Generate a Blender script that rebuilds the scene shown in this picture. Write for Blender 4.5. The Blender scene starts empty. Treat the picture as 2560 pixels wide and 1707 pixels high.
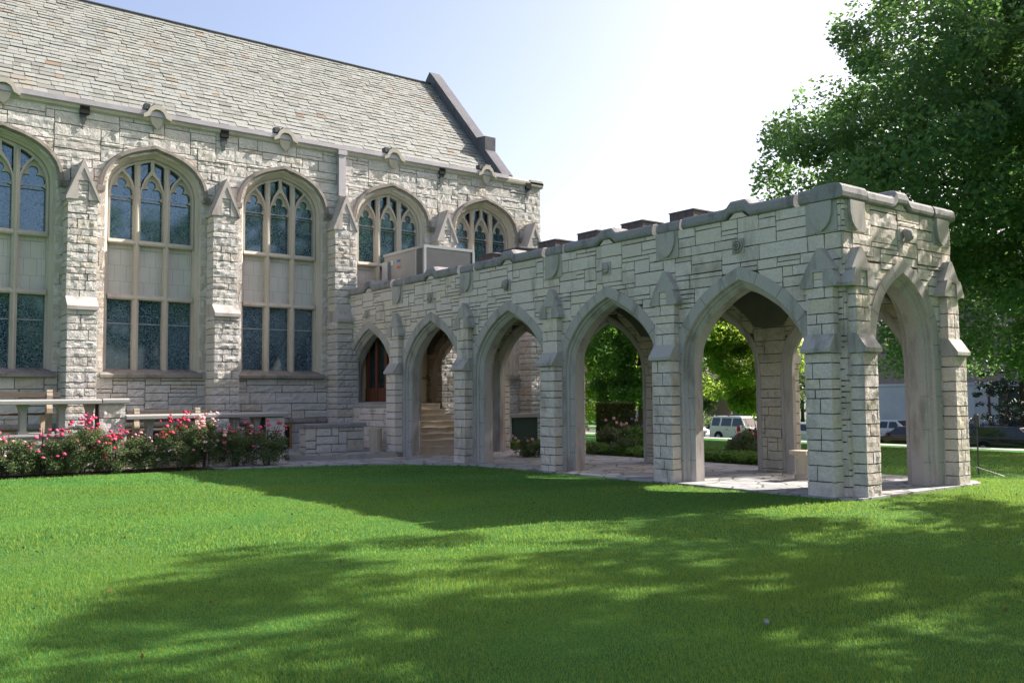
import bpy, math, random
import numpy as np
from mathutils import Vector, Matrix
from mathutils.geometry import tessellate_polygon
R = math.radians
scene = bpy.context.scene
col = scene.collection
# ------------------------------------------------------------------ camera
CAM = Vector((-12.643, -24.829, 1.6)); YAW, PITCH, ROLL = 0.6554, 0.0611, 0.0084
cam_d = bpy.data.cameras.new('camera'); cam = bpy.data.objects.new('camera', cam_d); col.objects.link(cam)
cam_d.lens = 31.888; cam_d.sensor_width = 36; cam_d.clip_start = 0.1; cam_d.clip_end = 2000
fw = Vector((math.sin(YAW)*math.cos(PITCH), math.cos(YAW)*math.cos(PITCH), math.sin(PITCH)))
rt = Vector((math.cos(YAW), -math.sin(YAW), 0)); up = rt.cross(fw)
# camera roll: image rotated by ROLL
cr, sr = math.cos(-ROLL), math.sin(-ROLL)
rt2 = rt*cr + up*sr; up2 = -rt*sr + up*cr
M = Matrix((rt2, up2, -fw)).transposed().to_4x4(); M.translation = CAM
cam.matrix_world = M; scene.camera = cam
scene.render.resolution_x = 1024; scene.render.resolution_y = 682
# ------------------------------------------------------------------ light
SUN_EL = R(36.3); SUN = Vector((1.0, -0.20, 0)).normalized()*math.cos(SUN_EL) + Vector((0, 0, math.sin(SUN_EL)))
world = bpy.data.worlds.new('World'); scene.world = world; world.use_nodes = True
wn = world.node_tree; wn.nodes.clear()
sky = wn.nodes.new('ShaderNodeTexSky'); sky.sky_type = 'NISHITA'; sky.sun_disc = False
sky.sun_elevation = SUN_EL; sky.sun_rotation = math.atan2(SUN.x, SUN.y)
sky.air_density = 1.0; sky.dust_density = 4.0; sky.ozone_density = 0.6; sky.altitude = 200
bg = wn.nodes.new('ShaderNodeBackground'); bg.inputs['Strength'].default_value = 0.11
wo = wn.nodes.new('ShaderNodeOutputWorld')
wt = wn.nodes.new('ShaderNodeMix'); wt.data_type = 'RGBA'; wt.blend_type = 'MULTIPLY'; wt.inputs[0].default_value = 1; wt.inputs[7].default_value = (1.0, .92, .92, 1)
wn.links.new(sky.outputs[0], wt.inputs[6]); wn.links.new(wt.outputs[2], bg.inputs[0]); wn.links.new(bg.outputs[0], wo.inputs[0])
sl = bpy.data.lights.new('sun', 'SUN'); sl.energy = 4.6; sl.angle = R(0.55); sl.color = (1.0, 0.955, 0.88)
so = bpy.data.objects.new('sun', sl); col.objects.link(so); so.location = (20, -10, 40)
so.rotation_euler = SUN.to_track_quat('Z', 'Y').to_euler()
vs = scene.view_settings; vs.view_transform = 'Standard'; vs.look = 'None'; vs.exposure = 1.42; vs.gamma = 1
# ------------------------------------------------------------------ material helper
class NT:
    def __init__(s, name, rough=0.8, spec=0.3):
        s.m = bpy.data.materials.new(name); s.m.use_nodes = True; s.t = s.m.node_tree
        s.b = s.t.nodes['Principled BSDF']; s.b.inputs['Roughness'].default_value = rough
        s.b.inputs['Specular IOR Level'].default_value = spec
        s._co = None
    def n(s, ty, **k):
        x = s.t.nodes.new('ShaderNode'+ty)
        for a, v in k.items(): setattr(x, a, v)
        return x
    def l(s, a, b): s.t.links.new(a, b)
    def co(s):
        if not s._co: s._co = s.n('TexCoord')
        return s._co.outputs['Object']
    def mapped(s, scale):
        mp = s.n('Mapping'); mp.inputs['Scale'].default_value = scale; s.l(s.co(), mp.inputs[0]); return mp.outputs[0]
    def noise(s, scale=5, detail=4, rough=.55, vec=None, dist=0):
        x = s.n('TexNoise'); x.inputs['Scale'].default_value = scale; x.inputs['Detail'].default_value = detail
        x.inputs['Roughness'].default_value = rough; x.inputs['Distortion'].default_value = dist
        s.l(vec or s.co(), x.inputs['Vector']); return x.outputs['Fac']
    def voro(s, scale=5, feature='F1', out='Distance', vec=None, rnd=1):
        x = s.n('TexVoronoi', feature=feature); x.inputs['Scale'].default_value = scale
        x.inputs['Randomness'].default_value = rnd
        s.l(vec or s.co(), x.inputs['Vector']); return x.outputs[out]
    def ramp(s, fac, stops, interp='LINEAR'):
        x = s.n('ValToRGB'); x.color_ramp.interpolation = interp; e = x.color_ramp.elements
        while len(e) < len(stops): e.new(0.5)
        for el, (p, c) in zip(e, stops):
            el.position = p; el.color = (*c, 1) if not isinstance(c, (int, float)) else (c, c, c, 1)
        s.l(fac, x.inputs[0]); return x.outputs[0]
    def mix(s, fac, a, b, mode='MIX'):
        x = s.n('Mix', data_type='RGBA', blend_type=mode)
        for v, i in ((fac, 0), (a, 6), (b, 7)):
            if isinstance(v, (int, float)): x.inputs[i].default_value = v
            elif isinstance(v, tuple): x.inputs[i].default_value = (*v, 1)
            else: s.l(v, x.inputs[i])
        return x.outputs[2]
    def math(s, op, a, b=0.0):
        x = s.n('Math', operation=op)
        for v, i in ((a, 0), (b, 1)):
            if isinstance(v, (int, float)): x.inputs[i].default_value = v
            else: s.l(v, x.inputs[i])
        return x.outputs[0]
    def island(s): return s.n('NewGeometry').outputs['Random Per Island']
    def color(s, c):
        if isinstance(c, tuple): s.b.inputs['Base Color'].default_value = (*c, 1)
        else: s.l(c, s.b.inputs['Base Color'])
        return s
    def bump(s, h, strength=.4, dist=.02):
        x = s.n('Bump'); x.inputs['Strength'].default_value = strength; x.inputs['Distance'].default_value = dist
        s.l(h, x.inputs['Height']); s.l(x.outputs[0], s.b.inputs['Normal']); return s
def rubble(name, stops, stain=.35, bs=.5, dark=(.16,.15,.13)):
    t = NT(name, .9, .2)
    c = t.ramp(t.island(), stops)
    n1 = t.noise(9, 6, .65); c = t.mix(t.ramp(n1, [(.3, .0), (.75, .55)]), c, (.72,.635,.58))
    n2 = t.noise(2.2, 5, .6, t.mapped((1, 1, .45)))
    c = t.mix(t.math('MULTIPLY', t.ramp(n2, [(.52, 0.), (.72, 1.)]), stain), c, dark)
    n3 = t.noise(38, 3, .6); c = t.mix(t.ramp(n3, [(.35, .22), (.6, 0.)]), c, dark)
    t.color(c).bump(t.math('ADD', t.noise(24, 6, .7), t.math('MULTIPLY', n1, 2.2)), bs, .03)
    return t.m
CH = rubble('chapel_limestone', [(0, (.40,.375,.345)), (.2, (.51,.485,.455)), (.5, (.57,.55,.52)), (.8, (.50,.485,.475)), (.93, (.56,.515,.43)), (1, (.45,.385,.31))], .25, .6)
AR = rubble('arcade_limestone', [(0, (.58,.485,.42)), (.15, (.72,.60,.53)), (.5, (.76,.65,.59)), (.75, (.67,.585,.55)), (.93, (.78,.64,.49)), (1, (.54,.44,.37))], .6, .45)
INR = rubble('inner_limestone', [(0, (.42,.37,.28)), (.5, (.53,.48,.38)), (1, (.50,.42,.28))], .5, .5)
def dressed(name, a, b, stain, dark, vs_=.35, bs=.25, streak=.6):
    t = NT(name, .85, .25)
    c = t.mix(t.noise(1.7, 4, .6), a, b)
    s1 = t.noise(2.4, 5, .65, t.mapped((1.4, 1.4, vs_)))
    c = t.mix(t.math('MULTIPLY', t.ramp(s1, [(.5, 0.), (.68, 1.)]), stain), c, dark)
    c = t.mix(t.ramp(t.noise(45, 3), [(.3, .25), (.6, 0.)]), c, dark)
    t.color(c).bump(t.noise(30, 6, .7), bs, .01); return t.m
DR = dressed('dressed_stone', (.40,.365,.345), (.48,.435,.41), .7, (.19,.16,.135))
DRW = dressed('window_stone', (.44,.395,.335), (.50,.45,.385), .45, (.28,.25,.215))
COP = dressed('coping_stone', (.25,.235,.24), (.33,.305,.30), .75, (.11,.105,.11), .8, .5)
GAB = dressed('gable_stone', (.10,.10,.115), (.15,.145,.155), .6, (.06,.06,.07), .8, .4)
HOOD = dressed('hood_stone', (.31,.275,.24), (.20,.18,.165), .9, (.09,.08,.07), .9, .4)
MORT = NT('mortar', .95, .1).color((.115,.10,.085)).m
t = NT('roof_slate', .75, .35)
c = t.ramp(t.island(), [(0, (.15,.152,.14)), (.2, (.205,.21,.19)), (.6, (.245,.25,.23)), (.93, (.21,.22,.21)), (.985, (.22,.185,.14)), (1, (.17,.11,.075))])
lich = t.ramp(t.noise(.42, 5, .7, dist=.6), [(.62, 0.), (.74, .55)])
c = t.mix(lich, c, (.25,.17,.085)); c = t.mix(t.ramp(t.noise(12, 4), [(.3, .25), (.7, 0.)]), c, (.16,.16,.14))
t.color(c).bump(t.noise(30, 4), .3, .01); SLATE = t.m
t = NT('stained_glass', .06, .5)
lead = t.math('LESS_THAN', t.voro(14, 'DISTANCE_TO_EDGE', 'Distance', t.mapped((1, .05, 1))), .05)
cell = t.voro(14, 'F1', 'Color', t.mapped((1, .05, 1)))
hs = t.n('SeparateColor'); t.l(cell, hs.inputs[0])
c = t.ramp(hs.outputs[0], [(0, (.006,.018,.04)), (.45, (.015,.05,.085)), (.75, (.010,.026,.04)), (.9, (.06,.11,.14)), (1, (.02,.03,.055))])
c = t.mix(lead, c, (.075,.085,.095)); t.color(c)
rr = t.ramp(lead, [(0, .05), (1, .5)]); t.l(rr, t.b.inputs['Roughness'])
t.bump(t.math('ADD', hs.outputs[1], t.noise(1.5, 2)), .05, .006); t.b.inputs['Specular IOR Level'].default_value = 1.0; t.b.inputs['IOR'].default_value = 1.9; t.b.inputs['Specular Tint'].default_value = (.55,.78,1,1)  # blue specular tint puts blue sky colour into the reflections
GLASS = t.m
t = NT('plain_glass', .04, .6); t.color((.015,.025,.03)); PGLASS = t.m
t = NT('infill_panel', .6, .3)
bt = t.n('TexBrick'); bt.offset = 0.5; bt.inputs['Scale'].default_value = 1; bt.inputs['Brick Width'].default_value = .30; bt.inputs['Row Height'].default_value = .43
bt.inputs['Mortar Size'].default_value = .006; bt.inputs['Color1'].default_value = (.53,.50,.47,1); bt.inputs['Color2'].default_value = (.57,.535,.50,1); bt.inputs['Mortar'].default_value = (.34,.32,.31,1)
sx = t.n('SeparateXYZ'); cx = t.n('CombineXYZ'); t.l(t.co(), sx.inputs[0]); t.l(sx.outputs[0], cx.inputs[0]); t.l(sx.outputs[2], cx.inputs[1]); t.l(cx.outputs[0], bt.inputs['Vector'])
t.color(t.mix(t.ramp(t.noise(2, 4), [(.4, 0.), (.8, .3)]), bt.outputs[0], (.33,.29,.25))); PANEL = t.m
def simple(name, c, rough=.6, spec=.3, metal=0, var=.25, sc=6, bs=.1, dark=None):
    t = NT(name, rough, spec); t.b.inputs['Metallic'].default_value = metal
    d = dark or tuple(x*.6 for x in c)
    t.color(t.mix(t.math('MULTIPLY', t.ramp(t.noise(sc, 5, .6), [(.35, 0.), (.75, 1.)]), var), c, d))
    if bs: t.bump(t.noise(sc*5, 4), bs, .01)
    return t.m
GUT = simple('gutter_metal', (.42,.385,.41), .5, .4, .2, .5, 3)
DARK = simple('dark_hole', (.015,.014,.014), .9)
LEAD = simple('lead_cap', (.05,.055,.06), .5, .4, 0, .5)
CREAM = simple('cream_plaster', (.55,.46,.33), .9, .2, 0, .25, 2)
CEIL = simple('dark_timber_ceiling', (.16,.155,.13), .85, .2, 0, .5, 3)
WOOD = simple('red_brown_timber', (.13,.045,.022), .5, .4, 0, .5, 6)
OWOOD = simple('ochre_timber', (.30,.17,.06), .6, .3, 0, .4, 6)
BWOOD = simple('weathered_bench_timber', (.13,.105,.085), .8, .2, 0, .6, 9, .4)
BCON = dressed('bench_concrete', (.50,.43,.34), (.44,.37,.29), .5, (.28,.17,.09))
SLAB = dressed('parapet_slab_stone', (.25,.245,.24), (.32,.31,.30), .35, (.28,.26,.24))
PATH_E = dressed('step_stone', (.30,.28,.25), (.38,.35,.31), .5, (.16,.15,.14))
STEP = dressed('stair_stone', (.52,.46,.385), (.46,.41,.34), .4, (.26,.21,.16))
HV1 = simple('unit_beige_metal', (.33,.30,.29), .5, .4, .1, .3, 1.5)
HV2 = simple('unit_grey_metal', (.085,.087,.095), .5, .4, .2, .5, 2)
HV3 = simple('unit_light_trim', (.36,.37,.39), .4, .5, .3, .3, 4)
t = NT('rooflight_grille', .5, .4)
t.color(t.mix(t.ramp(t.noise(5, 3), [(.4, 0.), (.7, .6)]), (.085,.062,.068), (.06,.052,.06))); GRILL = t.m
t = NT('flagstone', .75, .3)
wv = t.n('Mapping'); t.l(t.co(), wv.inputs[0])
nz = t.n('TexNoise'); nz.inputs['Scale'].default_value = 1.6; nz.inputs['Detail'].default_value = 3; t.l(t.co(), nz.inputs['Vector'])
vm = t.n('VectorMath', operation='SCALE'); vm.inputs[3].default_value = .35; t.l(nz.outputs['Color'], vm.inputs[0])
va = t.n('VectorMath', operation='ADD'); t.l(wv.outputs[0], va.inputs[0]); t.l(vm.outputs[0], va.inputs[1])
cell = t.voro(1.75, 'F1', 'Color', va.outputs[0]); ed = t.voro(1.75, 'DISTANCE_TO_EDGE', 'Distance', va.outputs[0])
sc_ = t.n('SeparateColor'); t.l(cell, sc_.inputs[0])
c = t.ramp(sc_.outputs[0], [(0, (.32,.315,.315)), (.5, (.42,.415,.41)), (.85, (.37,.37,.385)), (1, (.41,.36,.31))])
c = t.mix(t.ramp(t.noise(3, 5, .65), [(.45, 0.), (.7, .6)]), c, (.24,.215,.195))
jt = t.ramp(ed, [(.015, 1.), (.05, 0.)]); c = t.mix(jt, c, (.20,.19,.175))
t.color(c).bump(t.math('ADD', t.math('MULTIPLY', jt, -3.), t.math('ADD', t.noise(12, 6, .7), sc_.outputs[1])), .6, .02); FLAG = t.m
t = NT('lawn', .9, .15)
c = t.mix(t.ramp(t.noise(.55, 6, .65), [(.35, 0.), (.65, 1.)]), (.038,.145,.026), (.075,.205,.032))
c = t.mix(t.ramp(t.noise(35, 4, .7), [(.4, 0.), (.7, .6)]), c, (.035,.10,.016))
c = t.mix(t.ramp(t.noise(.23, 4, .6), [(.60, 0.), (.72, .45)]), c, (.17,.19,.05)); t.color(c).bump(t.noise(60, 5, .8), .8, .03); LAWN = t.m
SOIL = simple('mulch_soil', (.06,.035,.022), .95, .1, 0, .7, 20, .8)
ASPH = simple('asphalt', (.075,.075,.078), .85, .3, 0, .3, 5)
CONC = simple('pale_concrete', (.42,.40,.37), .85, .2, 0, .3, 3)
t = NT('far_brick', .85, .2); bt = t.n('TexBrick'); bt.inputs['Scale'].default_value = 3.2; bt.inputs['Mortar Size'].default_value = .012
bt.inputs['Color1'].default_value = (.27,.175,.155,1); bt.inputs['Color2'].default_value = (.33,.225,.20,1); bt.inputs['Mortar'].default_value = (.22,.20,.185,1)
t.l(t.co(), bt.inputs['Vector']); t.color(t.mix(.4, bt.outputs[0], (.31,.215,.195))); BRICK = t.m
WHT = simple('painted_white_base', (.50,.50,.53), .7, .3, 0, .5, .6, .1, (.30,.29,.30))
BARK = simple('bark', (.075,.06,.048), .9, .1, 0, .6, 9, .8)
def leafm(name, stops, trans=.45, scale=.9, tint=(.35,.55,.05)):
    t = NT(name, .5, .25)
    c = t.ramp(t.noise(scale, 3, .6), [(.3, stops[0]), (.7, stops[1])])
    c = t.mix(t.math('MULTIPLY', t.island(), .5), c, stops[2])
    t.color(c)
    tr = t.n('BsdfTranslucent'); t.l(t.mix(.5, c, tint), tr.inputs[0])
    mx = t.n('MixShader'); mx.inputs[0].default_value = trans
    t.l(t.b.outputs[0], mx.inputs[1]); t.l(tr.outputs[0], mx.inputs[2])
    t.l(mx.outputs[0], t.t.nodes['Material Output'].inputs[0]); return t.m
LF_BIG = leafm('leaf_big_tree', [(.038,.10,.075), (.07,.15,.065), (.12,.20,.04)], .5, .35, (.28,.50,.08))
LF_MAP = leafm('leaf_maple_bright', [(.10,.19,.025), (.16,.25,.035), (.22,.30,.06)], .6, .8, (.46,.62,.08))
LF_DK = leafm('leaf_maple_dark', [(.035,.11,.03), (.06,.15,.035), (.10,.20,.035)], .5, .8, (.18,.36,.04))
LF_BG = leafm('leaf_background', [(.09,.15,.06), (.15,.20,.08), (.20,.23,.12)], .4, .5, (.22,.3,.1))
LF_SPR = leafm('spruce_needles', [(.012,.028,.022), (.02,.042,.03), (.03,.055,.03)], .1, .8, (.02,.05,.02))
LF_HDG = leafm('leaf_hedge', [(.05,.075,.022), (.09,.12,.03), (.16,.14,.055)], .35, 1.2, (.2,.26,.04))
LF_ROS = leafm('leaf_rose', [(.05,.11,.05), (.10,.17,.065), (.24,.20,.11)], .35, 3, (.22,.3,.07))
LF_COV = leafm('leaf_groundcover', [(.05,.13,.03), (.09,.19,.04), (.14,.24,.05)], .5, 2, (.26,.42,.06))
GRS = leafm('grass_blade', [(.034,.150,.036), (.068,.210,.044), (.18,.27,.09)], .45, .7, (.52,.66,.08))
def petal(name, c):
    t = NT(name, .5, .2); t.color(t.mix(t.island(), c, tuple(min(1, x*1.5+.02) for x in c))); return t.m
RED = petal('rose_red', (.50,.02,.06)); PINK = petal('rose_pink', (.52,.07,.16)); PALE = petal('rose_pale_pink', (.62,.34,.33)); PURP = petal('purple_flower', (.20,.12,.32))
# ------------------------------------------------------------------ mesh helper
def V(a): return np.array(a, float)
class Fr:                       # wall frame: u along, z up, n outward
    def __init__(s, O, U, N): s.O, s.U, s.N = V(O), V(U), V(N)
    def p(s, u, z, n=0): return tuple(s.O + s.U*u + s.N*n + V((0, 0, z)))
    def sh(s, du, dn=0): return Fr(s.O+s.U*du+s.N*dn, s.U, s.N)
class MB:
    def __init__(s): s.v = []; s.f = []
    def add(s, vs, fs):
        k = len(s.v); s.v += [tuple(p) for p in vs]; s.f += [tuple(i+k for i in f) for f in fs]
    def box(s, a, b):
        (x0, y0, z0), (x1, y1, z1) = a, b
        s.add([(x0,y0,z0),(x1,y0,z0),(x1,y1,z0),(x0,y1,z0),(x0,y0,z1),(x1,y0,z1),(x1,y1,z1),(x0,y1,z1)],
              [(0,3,2,1),(4,5,6,7),(0,1,5,4),(1,2,6,5),(2,3,7,6),(3,0,4,7)])
    def fbox(s, F, u0, u1, z0, z1, n0, n1):
        q = [F.p(u, z, n) for z in (z0, z1) for u, n in ((u0,n0),(u1,n0),(u1,n1),(u0,n1))]
        s.add(q, [(0,3,2,1),(4,5,6,7),(0,1,5,4),(1,2,6,5),(2,3,7,6),(3,0,4,7)])
    def plate(s, F, outer, holes, n0, n1, back=True):
        loops = [outer]+list(holes); flat = [p for L in loops for p in L]
        tr = tessellate_polygon([[Vector((p[0], p[1], 0)) for p in L] for L in loops]); N = len(flat)
        s.add([F.p(u, z, n1) for u, z in flat], tr)
        if back: s.add([F.p(u, z, n0) for u, z in flat], [t[::-1] for t in tr])
        for L in loops:
            m = len(L); s.add([F.p(u, z, n0) for u, z in L]+[F.p(u, z, n1) for u, z in L], [(i, (i+1) % m, m+(i+1) % m, m+i) for i in range(m)])
    def prof(s, F, pts, u0, u1, cap=True):      # (n,z) section swept along u
        m = len(pts); s.add([F.p(u0, z, n) for n, z in pts]+[F.p(u1, z, n) for n, z in pts], [(i, (i+1) % m, m+(i+1) % m, m+i) for i in range(m)])
        if cap:
            s.add([F.p(u0, z, n) for n, z in pts], [tuple(range(m))[::-1]]); s.add([F.p(u1, z, n) for n, z in pts], [tuple(range(m))])
    def tube(s, pts, rads, seg=8, cap=True):
        pts = [Vector(p) for p in pts]; rings = []
        for i, p in enumerate(pts):
            d = (pts[min(i+1, len(pts)-1)]-pts[max(i-1, 0)]).normalized()
            a = d.orthogonal().normalized() if i == 0 else (pa - d*pa.dot(d)).normalized()
            pa = a; b = d.cross(a); rings.append([p+(a*math.cos(t*2*math.pi/seg)+b*math.sin(t*2*math.pi/seg))*rads[i] for t in range(seg)])
        fs = [(i*seg+j, i*seg+(j+1) % seg, (i+1)*seg+(j+1) % seg, (i+1)*seg+j) for i in range(len(pts)-1) for j in range(seg)]
        if cap: fs += [tuple(range(seg))[::-1], tuple((len(pts)-1)*seg+j for j in range(seg))]
        s.add([v for r_ in rings for v in r_], fs)
    def build(s, name, mat, parent=None, smooth=False):
        me = bpy.data.meshes.new(name); off = V(parent_loc(parent)) if parent else V((0, 0, 0))
        vv = (np.array(s.v, dtype=float)-off); me.from_pydata(vv.tolist(), [], s.f)
        me.materials.append(mat)
        if smooth: me.polygons.foreach_set('use_smooth', [True]*len(me.polygons))
        me.update(); o = bpy.data.objects.new(name, me); col.objects.link(o)
        if parent: o.parent = parent
        return o
def parent_loc(p):
    l = Vector((0, 0, 0))
    while p: l += p.location; p = p.parent
    return l
def tag(o, label=None, cat=None, group=None, kind=None):
    for k, v in (('label', label), ('category', cat), ('group', group), ('kind', kind)):
        if v: o[k] = v
    return o
def thing(name, label, cat, loc=(0,0,0), group=None):
    o = bpy.data.objects.new(name, None); o.empty_display_size = .2; col.objects.link(o); o.location = loc
    return tag(o, label, cat, group)
def npmesh(name, verts, faces, mat, parent=None):       # verts (N,3), faces (M,k)
    me = bpy.data.meshes.new(name); off = V(parent_loc(parent)) if parent else 0
    verts = np.asarray(verts)-off; M_, k = faces.shape
    me.vertices.add(len(verts)); me.vertices.foreach_set('co', verts.astype(np.float32).ravel())
    me.loops.add(M_*k); me.loops.foreach_set('vertex_index', faces.astype(np.int32).ravel())
    me.polygons.add(M_); me.polygons.foreach_set('loop_start', np.arange(0, M_*k, k, dtype=np.int32))
    me.update(calc_edges=True); me.materials.append(mat)
    o = bpy.data.objects.new(name, me); col.objects.link(o)
    if parent: o.parent = parent
    return o
# ---- ashlar stones: skyline packing, real relief
def emit(mb, F, a0, b0, z0, a1, b1, z1, proud, rough, gap, rnd):
    g = gap/2; a0 += g; a1 += g; b0 -= g; b1 -= g; z0 += g; z1 -= g
    w = max(b0-a0, b1-a1); h = z1-z0
    if w < .02 or h < .02 or b0-a0 < -.01 or b1-a1 < -.01: return
    nx = 2 if rough < .006 else max(2, min(8, int(w/.10)+1)); nz = 2 if rough < .006 else (3 if h > .17 else 2)
    vs = []; base = proud*rnd.uniform(.55, 1.25); tilt = rnd.uniform(-.5, .5)*rough; tz = rnd.uniform(-.6, .6)*rough
    for j in range(nz+1):
        t = j/nz
        for i in range(nx+1):
            s_ = i/nx; a = a0+(a1-a0)*t; b = b0+(b1-b0)*t
            edge = i in (0, nx) or j in (0, nz)
            n = base*(.82 if edge else 1.0)+tilt*(s_-.5)+tz*(t-.5)+rnd.uniform(-1, 1)*rough*(.3 if edge else 1)
            ju = 0 if edge else rnd.uniform(-.25, .25)*w/nx; jz = 0 if edge else rnd.uniform(-.25, .25)*h/nz
            e = .0035
            vs.append(F.p(a+(b-a)*s_+ju+(rnd.uniform(-e, e)), z0+h*t+jz+rnd.uniform(-e, e), n))
    k = nx+1; fs = [(j*k+i, j*k+i+1, (j+1)*k+i+1, (j+1)*k+i) for j in range(nz) for i in range(nx)]
    ring = [i for i in range(k)]+[j*k+nx for j in range(1, nz+1)]+[nz*k+i for i in range(nx-1, -1, -1)]+[j*k for j in range(nz-1, 0, -1)]
    m = len(vs); per = len(ring); NN = F.N
    back = [tuple(V(vs[r_])-NN*(base+.03)) for r_ in ring]
    fs += [(ring[(i+1) % per], ring[i], m+i, m+(i+1) % per) for i in range(per)]
    mb.add(vs+back, fs)
def place(mb, F, a, b, z0, z1, holes, *k): clipq(mb, F, a, b, z0, a, b, z1, holes, *k)
def clipq(mb, F, a0, b0, z0, a1, b1, z1, holes, *k):
    for i, h in enumerate(holes):
        if z1 <= h['zb']+.01 or z0 >= h['zt']-.01 or max(b0, b1) < h['c']-h['w'] or min(a0, a1) > h['c']+h['w']: continue
        mid = lambda z: (a0+(a1-a0)*(z-z0)/(z1-z0), b0+(b1-b0)*(z-z0)/(z1-z0))
        if z0 < h['zb']-.01: p, q = mid(h['zb']); clipq(mb, F, a0, b0, z0, p, q, h['zb'], holes[i+1:], *k); clipq(mb, F, p, q, h['zb'], a1, b1, z1, holes[i:], *k); return
        if z1 > h['zt']+.01: p, q = mid(h['zt']); clipq(mb, F, p, q, h['zt'], a1, b1, z1, holes[i+1:], *k); clipq(mb, F, a0, b0, z0, p, q, h['zt'], holes[i:], *k); return
        w0, w1 = h['hw'](z0), h['hw'](z1); c = h['c']
        for (p0, q0, p1, q1) in ((a0, min(b0, c-w0), a1, min(b1, c-w1)), (max(a0, c+w0), b0, max(a1, c+w1), b1)):
            if max(q0-p0, q1-p1) > .04: clipq(mb, F, p0, max(p0, q0), z0, p1, max(p1, q1), z1, holes[i+1:], *k)
        return
    emit(mb, F, a0, b0, z0, a1, b1, z1, *k)
def stones(mb, F, u0, u1, z0, z1, holes=(), proud=.02, rough=.012, gap=.014, unit=.1, wid=(.22,.8), seed=0, hts=(.3,.42,.28)):
    rnd = random.Random(seed); du = .05; N = max(1, int(round((u1-u0)/du))); du = (u1-u0)/N
    K = int(round((z1-z0)/unit)); unit = (z1-z0)/K; sky_ = [0]*N
    jit = lambda: 0
    while True:
        m = min(sky_)
        if m >= K: break
        i = sky_.index(m); j = i
        while j < N and sky_[j] == m: j += 1
        h = rnd.choices((1, 2, 3), hts)[0]; h = min(h, K-m)
        w = int(rnd.uniform(*wid)*(.75+.2*h)/du)+1; w = min(w, j-i)
        if j-i-w < .16/du: w = j-i
        if w*du > wid[1]*1.4: w = w//2
        for q in range(i, i+w): sky_[q] = m+h
        place(mb, F, u0+i*du, u0+(i+w)*du, z0+m*unit, z0+(m+h)*unit, holes, proud, rough, gap, rnd)
def courses(z0, z1, rnd, lo=.14, hi=.26):
    zs = [z0]
    while z1-zs[-1] > hi*1.2: zs.append(zs[-1]+rnd.uniform(lo, hi))
    zs.append(z1); return zs
def block_pier(mb, F, hw, depth, z0, z1, rnd, proud=.015, rough=.01, gap=.014, n0=0.0, back=None):
    """coursed stone pier: front face at n=depth, two side faces back to n=n0"""
    S1 = Fr(F.p(-hw, 0, 0), F.N, -F.U); S2 = Fr(F.p(hw, 0, 0), F.N, F.U)
    zs = courses(z0, z1, rnd); D = depth-.02
    back.fbox(F, -hw+.02, hw-.02, z0, z1, n0-.05, D)
    for za, zb in zip(zs[:-1], zs[1:]):
        r_ = rnd.random(); FF = F.sh(0, D)
        k = (proud, rough, gap, rnd)
        if r_ < .3: emit(mb, FF, -hw, hw, za, -hw, hw, zb, *k)
        else:
            s_ = hw*rnd.choice((-.35, -.1, .25, .4)); emit(mb, FF, -hw, s_, za, -hw, s_, zb, *k); emit(mb, FF, s_, hw, za, s_, hw, zb, *k)
        for S_ in (S1, S2):
            emit(mb, S_.sh(0, -.02), n0, depth, za, n0, depth, zb, *k)
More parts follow.
